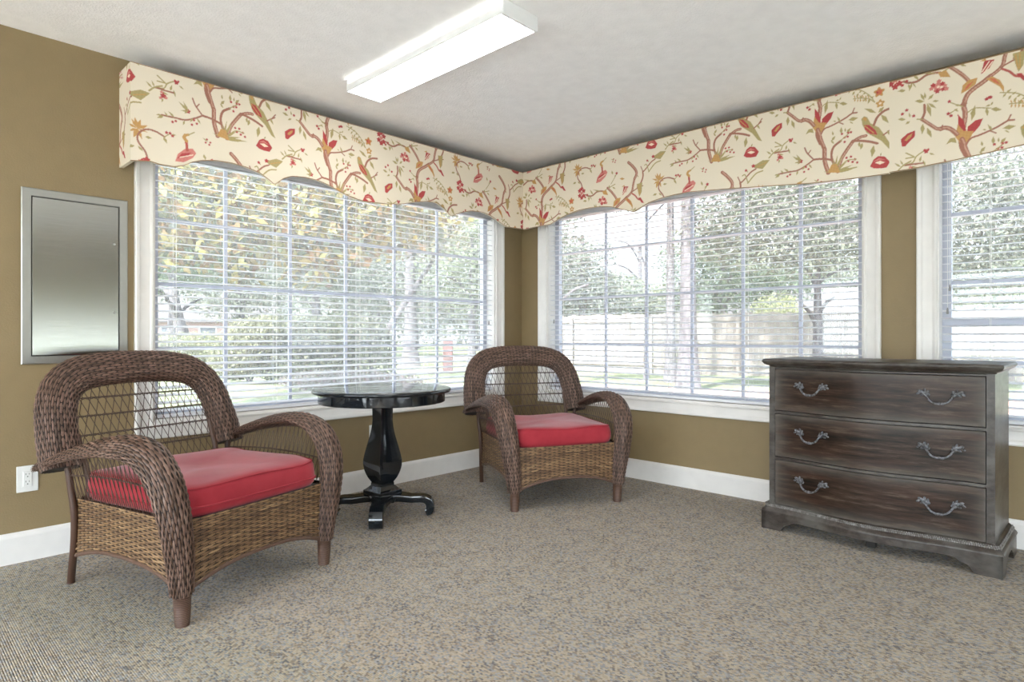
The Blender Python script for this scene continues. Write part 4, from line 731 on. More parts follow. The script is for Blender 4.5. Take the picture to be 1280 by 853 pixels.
# ------------------------------------------------------------------ chest of drawers
def chest():
    r = empty('chest_of_drawers', (3.372, .812, 0), math.radians(-1.2)); tag(r, 'weathered grey brown bow-front chest with three drawers against the right wall', 'chest of drawers')
    # local: x = depth (front is -x side, wall at +x), y = width (+y = towards the corner), z up
    HB = .485; DEP = .435
    def bow(y): return np.where(np.abs(y) < .45, .058*(.5+.5*np.cos(PI*np.clip(y/.45, -1, 1))), 0)
    def outline(off, n=49, chamf=.0):
        y = np.linspace(HB+off, -HB-off, n); x = -bow(y)-off
        pts = [(xx, yy) for xx, yy in zip(x, y)]
        if chamf: pts = [(-off+chamf, HB+off)]+[(xx, yy) for xx, yy in pts if abs(yy) < HB+off-chamf]+[(-off+chamf, -HB-off)]
        return np.array(pts+[(DEP, -HB-off), (DEP, HB+off)])
    def loft(layers, name, mat, chamf=0., **kw):
        P = np.array([[(x, y, z) for x, y in outline(o, chamf=chamf)] for z, o in layers]); mb = MB(); mb.quads(P, cv=True); n = P.shape[1]
        mb.f += [tuple(range(n)), tuple(mb.n-n+i for i in range(n))[::-1]]; mb.mi += [0, 0]; return mb.build(name, mat, r, **kw)
    loft([(.868, -.004), (.871, .004), (.876, .006), (.880, .016), (.886, .025), (.892, .029), (.899, .033), (.905, .033), (.911, .029), (.914, .022)], 'top', 'wood', chamf=.016, auto=40)
    def slab(y0, y1, z0, z1, front, thick, mb, n=41, mi=0, bev=0.):
        y = np.linspace(y0, y1, n); f = -bow(y)-front
        P = np.stack([np.stack([f, y, np.full(n, z0)], -1), np.stack([f, y, np.full(n, z1)], -1), np.stack([f+thick, y, np.full(n, z1)], -1), np.stack([f+thick, y, np.full(n, z0)], -1)], 1)
        if bev:
            P = np.stack([np.stack([f+bev, y, np.full(n, z0)], -1), np.stack([f, y, np.full(n, z0+bev)], -1), np.stack([f, y, np.full(n, z1-bev)], -1), np.stack([f+bev, y, np.full(n, z1)], -1), np.stack([f+thick, y, np.full(n, z1)], -1), np.stack([f+thick, y, np.full(n, z0)], -1)], 1)
        mb.quads(P, cv=True); k = P.shape[1]; mb.f += [tuple(mb.n-n*k+i for i in range(k))[::-1], tuple(mb.n-k+i for i in range(k))]; mb.mi += [mi, mi]
    ca = MB()
    for s in (-1, 1): ca.box((-.0, s*(HB-.030), .12), (DEP, s*HB, .870))
    ca.box((DEP-.02, -HB+.02, .12), (DEP, HB-.02, .87)); ca.box((.02, -HB+.02, .12), (DEP-.01, HB-.02, .87), 1)
    DR = [(.638, .858), (.392, .618), (.137, .372)]; DY = .452
    rails = [(.858, .871), (.618, .638), (.372, .392), (.112, .137)]
    for z0, z1 in rails: slab(-HB+.028, HB-.028, z0+.0035, z1-.0035, .0, .02, ca)
    ca.build('carcass', ['wood', 'dark gap'], r)
    # base: moulding with carved band, then bracket-footed plinth
    loft([(.138, .001), (.135, .006), (.131, .010), (.112, .022), (.108, .028), (.102, .032), (.099, .034), (.095, .034)][::-1], 'base_moulding', 'wood', chamf=.016, auto=40)
    cv = MB(); ol = outline(.016, 400, .016); ol = ol[:-2]; d = np.concatenate([[0], np.cumsum(np.linalg.norm(np.diff(ol, axis=0), axis=1))])
    runs = [ol, np.array([(.0, -HB-.019), (DEP-.01, -HB-.019)]), np.array([(DEP-.01, HB+.019), (.0, HB+.019)])]
    for run in runs:
        d = np.concatenate([[0], np.cumsum(np.linalg.norm(np.diff(run, axis=0), axis=1))]); q = int(d[-1]/.0088)
        for i in range(q):
            t = (i+.5)/q*d[-1]; x, y = np.interp(t, d, run[:, 0]), np.interp(t, d, run[:, 1])
            cv.sphere((x+.005, y+.004, .1295), (.0042, .0042, .004), 0, 6, 4); cv.sphere((x+.002, y, .1205), (.0048, .0052, .0085), 0, 6, 4); cv.sphere((x, y+.005, .1125), (.0036, .0034, .004), 0, 5, 3)
    cv.build('carved_band', 'carving', r, smooth=True)
    def zb(t, L):        # lower edge of the skirt: bracket feet with a stepped ogee
        e = np.minimum(t, L-t)
        return np.interp(e, [0, .095, .105, .118, .135, .150, .165, .20], [0, 0, .010, .032, .038, .042, .056, .061])
    sk = MB()
    def skirt(P2):
        P2 = np.asarray(P2); d = np.concatenate([[0], np.cumsum(np.linalg.norm(np.diff(P2, axis=0), axis=1))]); t = np.linspace(0, d[-1], 140)
        x, y = np.interp(t, d, P2[:, 0]), np.interp(t, d, P2[:, 1]); tx, ty = np.gradient(x), np.gradient(y); l = np.hypot(tx, ty); nx, ny = -ty/l, tx/l; z = zb(t, d[-1])
        flare = .0
        c = np.array([.2, 0]); sg = np.where((nx*(x-c[0])+ny*(y-c[1])) > 0, 1, -1)
        P = np.stack([np.stack([x, y, z], -1), np.stack([x, y, np.full(140, .097)], -1), np.stack([x-sg*nx*.02, y-sg*ny*.02, np.full(140, .097)], -1), np.stack([x-sg*nx*.02, y-sg*ny*.02, z], -1)], 1)
        sk.quads(P, cv=True); b = sk.n-560; sk.f += [(b, b+1, b+2, b+3)[::-1], (sk.n-4, sk.n-3, sk.n-2, sk.n-1)]; sk.mi += [0, 0]
    fr = outline(.030, 99, .0)[:-2]; skirt(fr)
    skirt([(-.030, -HB-.030), (DEP-.005, -HB-.030)]); skirt([(DEP-.005, HB+.030), (-.030, HB+.030)])
    sk.build('bracket_foot_skirt', 'wood', r)
    sp = MB(); sp.box((.02, -.02, .001), (.06, .02, .12), bev=.004); sp.build('centre_support', 'dark gap', r)
    for (z0, z1) in DR:
        dm = MB(); slab(-DY, DY, z0, z1, .002, .018, dm, 61, bev=.0025); dw = dm.build('drawer', 'drawer', r, auto=40)
        for cy in (.262, -.292):
            h = MB(); zc = (z0+z1)/2+.022; yy = cy
            fx = -float(bow(np.array([cy]))[0])-.002
            slope = -(float(bow(np.array([cy+.05]))[0])-float(bow(np.array([cy-.05]))[0]))/.1
            def pt(a, d, z): return (fx+slope*a-d, yy+a, zc+z)
            bail = spline([pt(-.062, .016, .004), pt(-.050, .024, -.004), pt(-.034, .030, -.026), pt(-.014, .032, -.037), pt(0, .033, -.037), pt(.014, .032, -.037), pt(.034, .030, -.026), pt(.050, .024, -.004), pt(.062, .016, .004)], 36)
            t = np.abs(np.linspace(-1, 1, 36)); h.tube(bail, .0048+.0022*np.exp(-(t/.18)**2)+.0012*(t > .8), 8)
            for a in (-.012, .012): h.sphere(pt(a, .033, -.037), (.0052, .0055, .0065), 0, 8, 6)
            h.sphere(pt(0, .034, -.037), (.006, .009, .0052), 0, 8, 6)
            for s in (-1, 1):
                c0, s0_ = math.cos(.5), math.sin(.5)
                for (a, z, ry, rz, an, dd) in ((.058, .008, .020, .009, .25, .006), (.074, .013, .013, .0075, .5, .006), (.048, -.002, .012, .008, -.2, .008), (.058, .020, .008, .005, 1.2, .005), (.083, .004, .010, .0055, -.5, .004), (.066, -.002, .012, .005, -.3, .005), (.046, .014, .006, .004, 1.4, .004)):
                    an = an*s; R = np.array([[1, 0, 0], [0, math.cos(an), -math.sin(an)], [0, math.sin(an), math.cos(an)]])
                    h.sphere(pt(s*a, dd*.5, z), (dd, ry, rz), 0, 10, 6, rot=R)
                h.tube([pt(s*.062, 0, .006), pt(s*.062, .018, .004)], .005, 8)
            h.build('drawer_pull', 'pull', dw, smooth=True)
chest()

# ------------------------------------------------------------------ outdoors
GZ = -.12
g = MB(); g.box((-40, WY+.14, GZ-.3), (90, 90, GZ)); g.box((WX+.14, -60, GZ-.3), (90, WY+.14, GZ)); g.box((-40, -60, GZ-.3), (X0-.14, WY+.14, GZ)); g.box((X0-.14, -60, GZ-.3), (WX+.14, Y0-.14, GZ)); struct('lawn', g, 'lawn')
tc_ = MB(); tc_.box((X0-9, Y0-9, GZ-.1), (X0-.15, WY, GZ+.03)); tc_.box((X0-.15, Y0-9, GZ-.1), (WX+4, Y0-.15, GZ+.03)); tc_.box((WX+.15, Y0-.15, GZ-.1), (WX+4, WY+4, GZ+.03)); tc_.box((X0-9, WY+.15, GZ-.1), (WX+.15, WY+4, GZ+.03)); struct('bounce_terrace', tc_, 'bounce_terrace')  # pale paving out of view, added to bounce sunlight up to the ceiling
def flat_strip(name, pts, z, mat, w=None):
    m = MB(); n = len(pts)//2; P = np.array([[(q.x, q.y, GZ) for q in (pts[i], pts[len(pts)-1-i])] for i in range(n)])
    Q = P.copy(); Q[..., 2] = GZ+z; m.quads(Q); b = m.n; m.quads(np.stack([P[:, 0], Q[:, 0]], 1)); m.quads(np.stack([Q[:, 1], P[:, 1]], 1)); o = m.build(name, mat); o['kind'] = 'structure'; return o
flat_strip('brick_patio', [W(330, 10.5), W(560, 13.2), W(700, 14.5), W(1500, 10), W(1500, 5.5), W(700, 6.0), W(560, 6.5), W(330, 8.3)], .04, 'patio')
flat_strip('road', [W(-200, 30), W(300, 34), W(620, 36), W(620, 30), W(300, 27), W(-200, 23)], .015, 'road')
def hue(cols, n, jit=.1):
    ds = .10 if cols is YEL else .24
    C = .38*np.array([lin(c) for c in cols])[RNG.integers(0, len(cols), n)]; C = C*(1-ds)+C.mean(1, keepdims=True)*ds; return np.clip(C*(1+jit*RNG.standard_normal((n, 1))), 0, 1)
def leaves(name, parent, blobs, n, size, cols, up=.2, shell=.5, org=(0, 0, 0), aspect=.45):
    """blobs: (centre, radii); n real leaf blades spread through them"""
    vol = np.array([b[1][0]*b[1][1]*b[1][2] for b in blobs])**.7; k = RNG.choice(len(blobs), n, p=vol/vol.sum())
    C = np.array([b[0] for b in blobs], float)[k]; R = np.array([b[1] for b in blobs], float)[k]
    d = RNG.standard_normal((n, 3)); d /= np.linalg.norm(d, axis=1)[:, None]; rad = RNG.random(n)**(shell)
    P = C+d*R*rad[:, None]; P = P-np.array(org)
    a = RNG.standard_normal((n, 3)); a[:, 2] -= up; a /= np.linalg.norm(a, axis=1)[:, None]
    b = np.cross(a, RNG.standard_normal((n, 3))); b /= np.linalg.norm(b, axis=1)[:, None]
    s = size*(.6+.8*RNG.random(n))[:, None]; nrm_ = np.cross(a, b)
    V = np.stack([P-a*s*.5, P+b*s*aspect*.5+nrm_*s*.06, P+a*s*.5, P-b*s*aspect*.5+nrm_*s*.06], 1).reshape(-1, 3)
    me = bpy.data.meshes.new(name); me.vertices.add(4*n); me.vertices.foreach_set('co', V.ravel()); me.loops.add(4*n); me.polygons.add(n)
    me.loops.foreach_set('vertex_index', np.arange(4*n)); me.polygons.foreach_set('loop_start', np.arange(n)*4); me.materials.append(M['leaf']); me.update(calc_edges=True)
    cc = np.ones((n, 4)); cc[:, :3] = hue(cols, n); at = me.color_attributes.new('Col', 'FLOAT_COLOR', 'POINT'); at.data.foreach_set('color', np.repeat(cc, 4, 0).astype(np.float32).ravel())
    o = bpy.data.objects.new(name, me); COL.objects.link(o); o.parent = parent; return o
def trunk_mb(p0, p1, r0, r1, bend=.0, limbs=0, spread=1.5, limb_from=.45):
    m = MB(); p0, p1 = np.array(p0, float), np.array(p1, float); t = np.linspace(0, 1, 14)[:, None]
    side = np.array([1, .6, 0])*bend; P = p0+(p1-p0)*t+side*np.sin(PI*t)
    rr = np.linspace(r0, r1, 14); rr[0] *= 1.5; rr[1] *= 1.12; m.tube(P, rr, 12)
    for i in range(limbs):
        k = int(13*(limb_from+(.98-limb_from)*i/max(1, limbs-1))); a = RNG.random()*6.28; q = P[k]; L = spread*(.6+.6*RNG.random())
        e = q+np.array([math.cos(a)*L, math.sin(a)*L, L*(.35+.5*RNG.random())]); mid = (q+e)/2+np.array([0, 0, .12*L]); m.tube(spline([q, mid, e], 8), np.linspace(rr[k]*.6, .03, 8), 6)
    return m
def tree(px, f, H, tr, blobs, n, size, cols, label, bend=0., limbs=6, spread=1.5, group='trees beyond the windows', name='tree', cat='tree', lean=(0, 0), shell=.5, top=None, limb_from=.45):
    """blobs given as (dpx, height, radius, rz) relative to the trunk"""
    b = W(px, f, GZ); r = empty(name, b); tag(r, label, cat, group)
    t = trunk_mb((0, 0, 0), (lean[0], lean[1], top or H*.8), tr, tr*.35, bend, limbs, spread, limb_from); t.build('trunk', 'bark', r, smooth=True)
    bl = []
    for dp, df, h, rr, rz in blobs:
        q = W(px+dp, f+df, GZ+h); bl.append(((q.x, q.y, q.z), (rr, rr, rz)))
    leaves('foliage', r, bl, n, size, cols, shell=shell, org=b); return r
def bush(px, f, bl, n, size, cols, label, group='bushes beyond the windows', name='bush', cat='bush', aspect=.6):
    b = W(px, f, GZ); r = empty(name, b); tag(r, label, cat, group)
    s = MB()
    for i in range(5):
        a = i*1.3; s.tube([(0, 0, 0), (.15*math.cos(a), .15*math.sin(a), .3), (.35*math.cos(a), .35*math.sin(a), .7)], [.03, .02, .01], 6)
    s.build('stems', 'bark', r, smooth=True)
    B = []
    for dp, df, h, rr, rz in bl: q = W(px+dp, f+df, GZ+h); B.append(((q.x, q.y, q.z), (rr, rr, rz)))
    leaves('foliage', r, B, n, size, cols, org=b, shell=.35, aspect=aspect); return r
YEL = ['#e6d67c', '#d8bd70', '#bf9d68', '#b0a474', '#9aa27c', '#f2e896', '#c39862', '#8e9484']
PALE = ['#c9cda2', '#b5bd90', '#a3ae86', '#d6d8b4', '#9aa682']
GRN = ['#8ea878', '#a2b786', '#7e9a70', '#b6c596']
DRK = ['#8c9a78', '#7b8b6b', '#a2ab88', '#96a080']
SOFT = ['#bcc3a4', '#a9b294', '#cfd2b8', '#97a386', '#c3bfa2']
# through the left window
tree(150, 9.3, 5.5, .13, [(30, -.6, 2.85, 1.1, .8), (105, -.3, 2.75, 1.1, .75), (180, 0, 3.05, 1.2, .9), (260, .2, 2.9, 1.1, .8), (330, .5, 3.1, 1.0, .8), (160, .5, 4.0, 1.9, .9), (70, .8, 3.7, 1.4, 1.0), (290, .6, 4.0, 1.3, .9), (235, .2, 2.2, .5, .35), (150, 0, 2.1, .35, .3), (385, 1, 3.5, 1.0, .6)], 9000, .17, YEL,
     'broad-leaved tree in yellow and brown autumn leaf just outside the left window', limbs=9, spread=1.6, lean=(.9, .2), shell=.4)
tree(246, 24, 6, .27, [(0, 0, 4.3, 2.2, 1.3), (-50, 1, 4.0, 2.0, 1.2), (30, 0, 5.4, 2.2, 1.2)], 5000, .2, GRN, 'leafy green tree with a leaning dark trunk behind the clipped hedge', bend=-.5, lean=(-.6, .5), limbs=5)
tree(206, 27, 6, .25, [(0, 0, 4.6, 2.4, 1.4), (-60, 1, 4.2, 2.0, 1.2)], 3500, .2, GRN, 'green tree at the left edge of the left window view', bend=.4, limbs=5)
tree(513, 24, 10, .27, [(0, 0, 8.4, 2.6, 1.6), (60, 1, 7.4, 2.0, 1.4)], 3500, .2, PALE, 'tall straight grey tree trunk seen through the right half of the left window', limbs=3, top=9)
tree(440, 15, 6, .10, [(60, 0, 4.2, 1.3, .9), (-20, 1, 4.6, 1.5, .9), (100, 0, 3.6, 1.0, .7)], 4500, .13, ['#d8d2a8', '#c4ba90', '#b9a98a', '#d9c890', '#a9ad8c'], 'thin tree with a slanting limb rising to the right behind the left window', lean=(3.0, -.6), limbs=3, spread=.8, top=4.4)
tree(590, 22, 6, .16, [(0, 0, 2.5, 1.2, .8), (-26, 0, 3.4, 1.5, 1.0), (22, 0, 3.6, 1.5, 1.1), (0, 1, 4.8, 2.0, 1.2)], 7000, .14, ['#c8d0a0', '#b4c08c', '#d8dcb8', '#9fae80'], 'pale green tree nearest the right edge of the left window view', limbs=5)
tree(395, 28, 8, .25, [(0, 0, 4.0, 2.4, 1.6), (-30, 0, 5.8, 2.6, 1.4), (45, 0, 4.6, 2.4, 1.6), (75, 1, 3.2, 1.8, 1.0)], 8000, .2, SOFT, 'grey-green tree standing behind the big clipped bush', limbs=5)
tree(300, 34, 9, .3, [(0, 0, 3.2, 2.6, 1.6), (-40, 0, 5.6, 3.2, 2.0), (40, 0, 5.4, 3.2, 2.0), (-95, 0, 5.4, 3.2, 2.2)], 9000, .26, SOFT, 'far grey-green tree above the neighbouring roof', limbs=5)
tree(470, 36, 9, .3, [(0, 0, 3.4, 2.8, 1.8), (-30, 0, 6.0, 3.4, 2.2), (50, 0, 5.2, 3.2, 2.2), (90, 0, 3.0, 2.2, 1.3)], 9000, .26, ['#b7bfa0', '#a2ad8c', '#c9ccb2', '#b9b19a'], 'far pale tree behind the straight grey trunk', limbs=5)
tree(620, 38, 10, .3, [(0, 0, 4.0, 3.4, 2.2), (10, 0, 7.4, 3.6, 2.2), (70, 0, 3.6, 2.6, 1.8)], 9000, .28, SOFT, 'far tree beyond the corner of the room', limbs=5)
for px_, f_, h_ in ((40, 52, 6.0), (150, 68, 7.5), (265, 82, 9.5), (350, 75, 9.0), (440, 52, 6.5), (520, 60, 7.0), (600, 54, 6.0), (680, 50, 5.2), (765, 52, 5.0), (850, 54, 5.4), (940, 50, 6.2), (1040, 50, 7), (1150, 48, 7), (1250, 46, 7)):
    tree(px_, f_, h_+2, .3, [(0, 0, h_*.32, 4.0, h_*.28), (-25, 0, h_*.66, 3.6, h_*.3), (28, 1, h_*.6, 3.8, h_*.3), (0, -.5, h_*.9, 2.8, h_*.2)], 4200, .42, SOFT, 'pale grey-green tree in the far row that closes the view beyond the lawns', limbs=3, group='far row of trees')
def hedge(pxa, fa, pxb, fb, h, depth, label, cols, n):
    a, b = W(pxa, fa, GZ), W(pxb, fb, GZ); r = empty('hedge', (a+b)/2); tag(r, label, 'hedge', None)
    L = (b-a).length; k = max(2, int(L/.45)); B = []
    for i in range(k+1):
        q = a+(b-a)*(i/k); B.append(((q.x, q.y, GZ+h*.70), (.38, depth, h*.30))); B.append(((q.x, q.y, GZ+h*.30), (.40, depth, h*.32)))
    leaves('foliage', r, B, n, .075, cols, org=r.location, shell=.3, aspect=.6)
    s = MB(); o = np.array(r.location)
    for i in range(k): q = np.array(a+(b-a)*((i+.5)/k))-o; s.tube([q, q+np.array([.05, 0, h*.8])], [.025, .012], 6)
    s.build('stems', 'bark', r)
hedge(110, 20, 292, 19.5, 1.32, .5, 'long low clipped hedge glowing yellow green outside the left window', ['#d6d792', '#c4c684', '#a9ac70', '#e4e2aa'], 15000)
bush(312, 15, [(0, 0, .9, .75, .72), (-18, .2, .6, .6, .55), (22, 0, 1.2, .6, .5)], 9000, .085, ['#d2d294', '#bfc086', '#e2dfae', '#a6a872', '#c8c09a'], 'sunlit round bush at the left end of the big clipped bush')  # sunlight on this end of the shrub is put into paler leaf colours
bush(405, 15.3, [(0, 0, 1.1, .95, .62), (-38, 0, 1.1, .85, .62), (40, 0, 1.1, .9, .62), (0, 0, .5, 1.1, .5), (-45, 0, .45, .9, .45), (45, 0, .45, .9, .45), (62, .2, .95, .6, .6)], 20000, .085, ['#9aa07a', '#87906a', '#adb08a', '#79845f', '#b9b18c'], 'large square clipped bush in the middle of the left window view')
# neighbouring house, post and bollard
def house(px, f, w, d, h, label, ang, mat='house brick'):
    b = W(px, f, GZ); r = empty('neighbour_house', b, ang); tag(r, label, 'house', None)
    m = MB(); m.box((-w/2, -d/2, 0), (w/2, d/2, h)); wl = m.build('wall', mat, r)
    ro = MB(); e = .4; P = np.array([[(-w/2-e, -d/2-e, h), (-w/2-e, 0, h+1.7), (-w/2-e, d/2+e, h)], [(w/2+e, -d/2-e, h), (w/2+e, 0, h+1.7), (w/2+e, d/2+e, h)]])
    Q = P+np.array([0, 0, .12]); ro.quads(Q, flip=True); ro.quads(P); ro.add(np.concatenate([P[0], Q[0]]), [(0, 1, 4, 3), (1, 2, 5, 4)]); ro.add(np.concatenate([P[1], Q[1]]), [(0, 3, 4, 1), (1, 4, 5, 2)])
    ro.add([P[0, 0], Q[0, 0], Q[1, 0], P[1, 0]], [(0, 1, 2, 3)]); ro.add([P[0, 2], Q[0, 2], Q[1, 2], P[1, 2]], [(0, 1, 2, 3)]); ro.build('roof', 'roof shingle', r)
    for s in (-1, 1):
        ga = MB(); ga.add([(s*w/2, -d/2, h), (s*w/2, d/2, h), (s*w/2, 0, h+1.65), (s*(w/2-.15), -d/2, h), (s*(w/2-.15), d/2, h), (s*(w/2-.15), 0, h+1.65)], [(0, 1, 2), (3, 5, 4), (0, 3, 4, 1), (1, 4, 5, 2), (2, 5, 3, 0)]); ga.build('gable', mat, r)
    for x in (-w*.3, 0, w*.3):
        fw = MB(); fw.box((x-.7, -d/2-.06, .8), (x+.7, -d/2+.02, 2.0)); fo = fw.build('window', 'white trim', r); pw = MB(); pw.box((x-.62, -d/2-.08, .88), (x+.62, -d/2-.05, 1.92)); pw.build('pane', 'dark glass', fo)
house(268, 58, 10, 8, 2.4, 'distant brick house with a grey roof beyond the hedge', math.radians(-46+18))
house(1010, 34, 9, 8, 2.0, 'white house wall behind the wooden fence at right', math.radians(-46-14), 'house wall')
def box_thing(name, px, f, w, h, mat, label, cat, cap=True):
    b = W(px, f, GZ); r = empty(name, b, math.radians(-46)); tag(r, label, cat)
    m = MB(); m.box((-w/2, -w/2, 0), (w/2, w/2, h), bev=.01); m.build('pillar_shaft', mat, r)
    if cap: c = MB(); c.box((-w/2-.03, -w/2-.03, h-.005), (w/2+.03, w/2+.03, h+.05), bev=.01); c.build('cap', 'concrete', r)
box_thing('brick_pillar', 560, 19.5, .30, 1.05, 'red paint', 'short reddish pillar on the lawn at the right of the left window view', 'pillar')
# wooden fence beyond the middle window, posts and rails on our side
def fence():
    pts = [W(672, 21.5, GZ), W(870, 18.6, GZ), W(1090, 17.2, GZ), W(1330, 14.6, GZ)]
    r = empty('wooden_fence', pts[0]); tag(r, 'tall weathered board fence with posts and rails behind the back lawn', 'fence'); o = np.array(pts[0])
    bd = MB(); k = 0
    for a, b in zip(pts[:-1], pts[1:]):
        L = (b-a).length; n = int(L/.145); d = (b-a)/L; nn = np.array([-d.y, d.x, 0.])
        for i in range(n):
            h = 1.86+.02*RNG.standard_normal(); t = .018; w = .0685
            c = np.array(a+d*((i+.5)*L/n))-o; e = np.array(d)*w; q = nn*t/2
            V = [c-e-q, c+e-q, c+e+q, c-e+q]; top = [v+np.array([0, 0, h]) for v in V]
            bd.add(V+top, [(0, 3, 2, 1), (4, 5, 6, 7), (0, 1, 5, 4), (1, 2, 6, 5), (2, 3, 7, 6), (3, 0, 4, 7)])
    bd.build('boards', 'fence', r)
    cam = np.array([0, 0, 0])
    for a, b in zip(pts[:-1], pts[1:]):
        d = np.array((b-a).normalized()); nn = np.array([-d[1], d[0], 0]); nn = nn if nn@(cam-np.array(a)) > 0 else -nn; L = (b-a).length
        for z in (.25, .95, 1.62):
            rl = MB(); p, q = np.array(a)-o, np.array(b)-o; u = nn*.012; v = nn*.055; zz = np.array([0, 0, z]); hh = np.array([0, 0, .09])
            V = [p+u+zz, q+u+zz, q+v+zz, p+v+zz]; rl.add(V+[x+hh for x in V], [(0, 3, 2, 1), (4, 5, 6, 7), (0, 1, 5, 4), (1, 2, 6, 5), (2, 3, 7, 6), (3, 0, 4, 7)]); rl.build('rail', 'fence', r)
        n = int(L/2.2)
        for i in range(n):
            c = np.array(a)-o+d*((i+.5)*L/n)+nn*.10; ps = MB(); e = d*.05; u = nn*.045; V = [c-e-u, c+e-u, c+e+u, c-e+u]
            ps.add(V+[x+np.array([0, 0, 1.78]) for x in V], [(0, 3, 2, 1), (4, 5, 6, 7), (0, 1, 5, 4), (1, 2, 6, 5), (2, 3, 7, 6), (3, 0, 4, 7)]); ps.build('post', 'fence', r)
fence()
tree(860, 13.2, 12, .19, [(0, 0, 9.5, 2.4, 1.4), (40, 0, 8.6, 2.0, 1.2)], 3000, .16, PALE, 'thickest smooth grey tree trunk standing on the lawn in front of the fence', limbs=3, top=10, limb_from=.8)
tree(838, 15.5, 11, .125, [(-10, 0, 8.8, 2.2, 1.3), (-60, 0, 8.0, 1.8, 1.1)], 3000, .16, PALE, 'slimmer brownish trunk just left of the thickest grey trunk', limbs=3, top=9.5, limb_from=.8)
tree(808, 17, 9, .06, [(0, 0, 6.5, 1.4, .9), (-30, 0, 5.4, 1.2, .8)], 2600, .14, PALE, 'thin pale sapling trunk left of the two thicker trunks', limbs=4, top=7)
tree(728, 27, 7, .2, [(0, 0, 3.1, 2.0, 1.2), (-36, 0, 3.8, 2.0, 1.3), (34, 0, 3.0, 1.8, 1.1), (0, 0, 4.6, 1.6, .9)], 9000, .16, SOFT, 'rounded grey-green tree above the fence nearest the room corner', limbs=5)
tree(800, 30, 7, .2, [(0, 0, 2.7, 2.2, 1.1), (-30, 0, 3.4, 1.6, .9), (30, 0, 2.8, 1.8, 1.0)], 7000, .17, ['#c9cf98', '#b7bd8c', '#dadcb4', '#a3ab80'], 'yellow-green tree low over the fence left of the trunks', limbs=5)
tree(700, 15, 6.5, .08, [(5, 0, 4.6, 1.0, .8), (50, 0, 4.9, 1.1, .6), (100, .5, 5.1, .9, .5), (-10, 0, 3.6, .8, .6)], 3000, .11, ['#c2c6a8', '#a9b090', '#8f987c', '#d0d2b8'], 'airy tree with sparse leaves against the white sky in the middle window', limbs=5, spread=1.0)
tree(1122, 13, 8, .14, [(-192, 0, 3.9, 1.3, .9), (-232, .4, 3.4, .9, .7), (-142, 0, 3.6, 1.2, .9), (-82, 0, 3.9, 1.2, 1.0), (-172, 0, 2.9, .9, .5), (-112, 0, 2.9, .9, .55), (-222, 0, 4.8, 1.2, .8), (-132, 0, 5.0, 1.6, 1.0), (-42, 0, 3.4, 1.0, .9)], 16000, .11, ['#c6cba6', '#b0b890', '#98a37e', '#dcdec2', '#a8ac8c'], 'dense leafy tree filling the upper right of the middle window', limbs=8, spread=1.3)
tree(1022, 15.5, 6, .14, [(0, 0, 3.6, 1.3, .8), (50, 0, 3.9, 1.3, 1.0), (-30, 0, 4.6, 1.3, .8)], 6000, .12, SOFT, 'dark forked tree in front of the fence by the right casing of the middle window', limbs=7, spread=.9, top=3.6, limb_from=.45)
tree(905, 27, 8, .2, [(0, 0, 2.9, 2.2, 1.0), (-20, 0, 4.4, 2.4, 1.4), (60, 0, 3.6, 2.4, 1.2)], 8000, .18, ['#94a67e', '#7f926c', '#a9b78e'], 'deeper green tree behind the fence right of the trunks', limbs=5)
bush(972, 21, [(0, 0, 1.9, .95, .75), (-14, 0, 1.5, .8, .6), (14, 0, 1.5, .8, .6)], 5000, .09, ['#dde08a', '#cdd27c', '#e8e8aa'], 'bright yellow-green bush topping the fence in the middle window')
tree(1390, 12.5, 7, .12, [(-175, 0, 3.4, 1.2, .9), (-125, 0, 2.9, 1.1, .9), (-205, .5, 2.5, .9, .7), (-155, 0, 4.4, 1.5, .8), (-105, 0, 3.9, 1.2, .9)], 10000, .11, SOFT, 'leafy grey-green tree seen through the rightmost window', limbs=7, spread=1.2)
tree(1262, 20, 8, .2, [(0, 0, 3.0, 2.0, 1.3), (-70, 0, 2.8, 1.8, 1.0), (60, 0, 3.0, 2.2, 1.4)], 9000, .15, ['#c3cda0', '#aebc8c', '#d8dcb8'], 'lighter green tree farther back in the rightmost window', limbs=5)
tree(1110, 46, 12, .3, [(0, 0, 4.6, 3.2, 2.2), (70, 0, 4.4, 3.2, 2.2), (-60, 0, 5.4, 3.0, 2.0)], 8000, .24, SOFT, 'far tree behind the white house', limbs=5)
bush(452, 13.2, [(0, 0, .22, .9, .2), (-50, 0, .22, .9, .22), (40, 0, .18, .7, .18)], 5000, .07, ['#dccfc4', '#c9a9a0', '#b8b48c', '#e6ddd4'], 'low pinkish flowering ground plants in front of the big clipped bush', name='flower_bed', cat='flower bed', group=None)

# ------------------------------------------------------------------ light, sky, camera
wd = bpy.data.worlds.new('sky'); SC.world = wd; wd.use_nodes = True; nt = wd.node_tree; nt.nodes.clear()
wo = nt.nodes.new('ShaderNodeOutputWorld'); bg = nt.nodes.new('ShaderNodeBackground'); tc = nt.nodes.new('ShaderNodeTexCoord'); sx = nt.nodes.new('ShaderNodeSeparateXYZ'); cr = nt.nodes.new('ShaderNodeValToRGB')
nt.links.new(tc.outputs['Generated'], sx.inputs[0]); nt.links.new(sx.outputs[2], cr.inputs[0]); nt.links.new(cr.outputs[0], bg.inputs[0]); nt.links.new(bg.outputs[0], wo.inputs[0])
cr.color_ramp.elements[0].position = .0; cr.color_ramp.elements[0].color = (.90, .95, 1, 1); cr.color_ramp.elements[1].position = .8; cr.color_ramp.elements[1].color = (.62, .78, 1, 1)
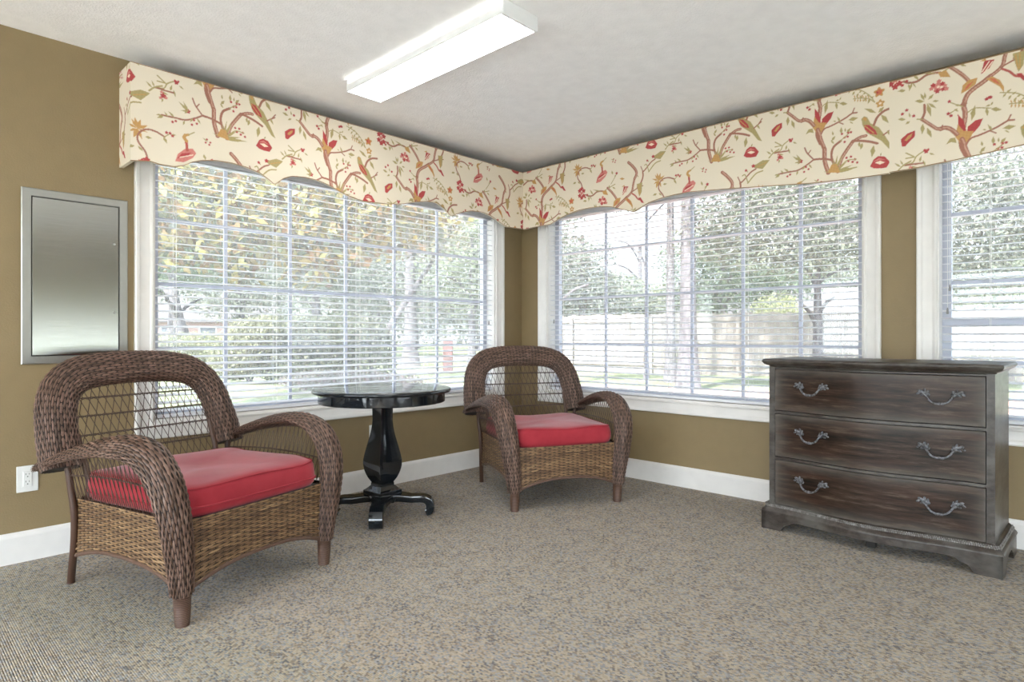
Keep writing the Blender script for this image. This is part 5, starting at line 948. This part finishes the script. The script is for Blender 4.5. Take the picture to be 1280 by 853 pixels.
# the hazy sky is brighter on the side of the sun, behind the house
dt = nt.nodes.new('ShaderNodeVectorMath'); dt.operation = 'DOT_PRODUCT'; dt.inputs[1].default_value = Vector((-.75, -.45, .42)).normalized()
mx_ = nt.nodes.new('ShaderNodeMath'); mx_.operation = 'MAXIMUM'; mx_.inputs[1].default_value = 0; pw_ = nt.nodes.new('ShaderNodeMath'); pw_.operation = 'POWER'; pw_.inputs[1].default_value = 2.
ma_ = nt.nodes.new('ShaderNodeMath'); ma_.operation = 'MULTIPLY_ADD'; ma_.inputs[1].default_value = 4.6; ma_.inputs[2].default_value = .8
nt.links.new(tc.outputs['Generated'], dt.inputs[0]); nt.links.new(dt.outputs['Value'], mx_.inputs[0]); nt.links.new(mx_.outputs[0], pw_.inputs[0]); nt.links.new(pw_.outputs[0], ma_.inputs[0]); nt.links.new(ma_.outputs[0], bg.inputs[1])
sl = bpy.data.lights.new('sun', 'SUN'); sl.energy = 8.0; sl.angle = math.radians(1.5); sl.color = (1, .98, .95); so = bpy.data.objects.new('sun', sl); COL.objects.link(so)
so.rotation_euler = Vector((-.80, -.12, 1.0)).to_track_quat('Z', 'Y').to_euler()
cd = bpy.data.cameras.new('camera'); co = bpy.data.objects.new('camera', cd); COL.objects.link(co); SC.camera = co
cd.sensor_fit = 'HORIZONTAL'; cd.sensor_width = 36; cd.lens = 36*F/1280; cd.shift_y = -(853/2-421)/1280; cd.clip_start = .05; cd.clip_end = 300
co.location = (0, 0, HC); co.rotation_euler = (PI/2, 0, math.atan2(V1, U1)-PI/2 if False else math.atan2(-U1, V1) if False else 0)
fx, fy = U1, V1; co.rotation_euler = (PI/2, 0, math.atan2(fy, fx)-PI/2)
SC.view_settings.view_transform = 'Standard'; SC.view_settings.look = 'None'; SC.view_settings.gamma = 1; SC.view_settings.exposure = EXPO = 1.78; SC.view_settings.use_curve_mapping = False
cy = SC.cycles; cy.use_denoising = True; cy.max_bounces = 10; cy.diffuse_bounces = 5; cy.glossy_bounces = 4; cy.transparent_max_bounces = 16; cy.transmission_bounces = 4; cy.caustics_reflective = False; cy.caustics_refractive = False; cy.sample_clamp_indirect = 6
try: cy.denoiser = 'OPENIMAGEDENOISE'; cy.denoising_input_passes = 'RGB_ALBEDO_NORMAL'
except Exception: pass
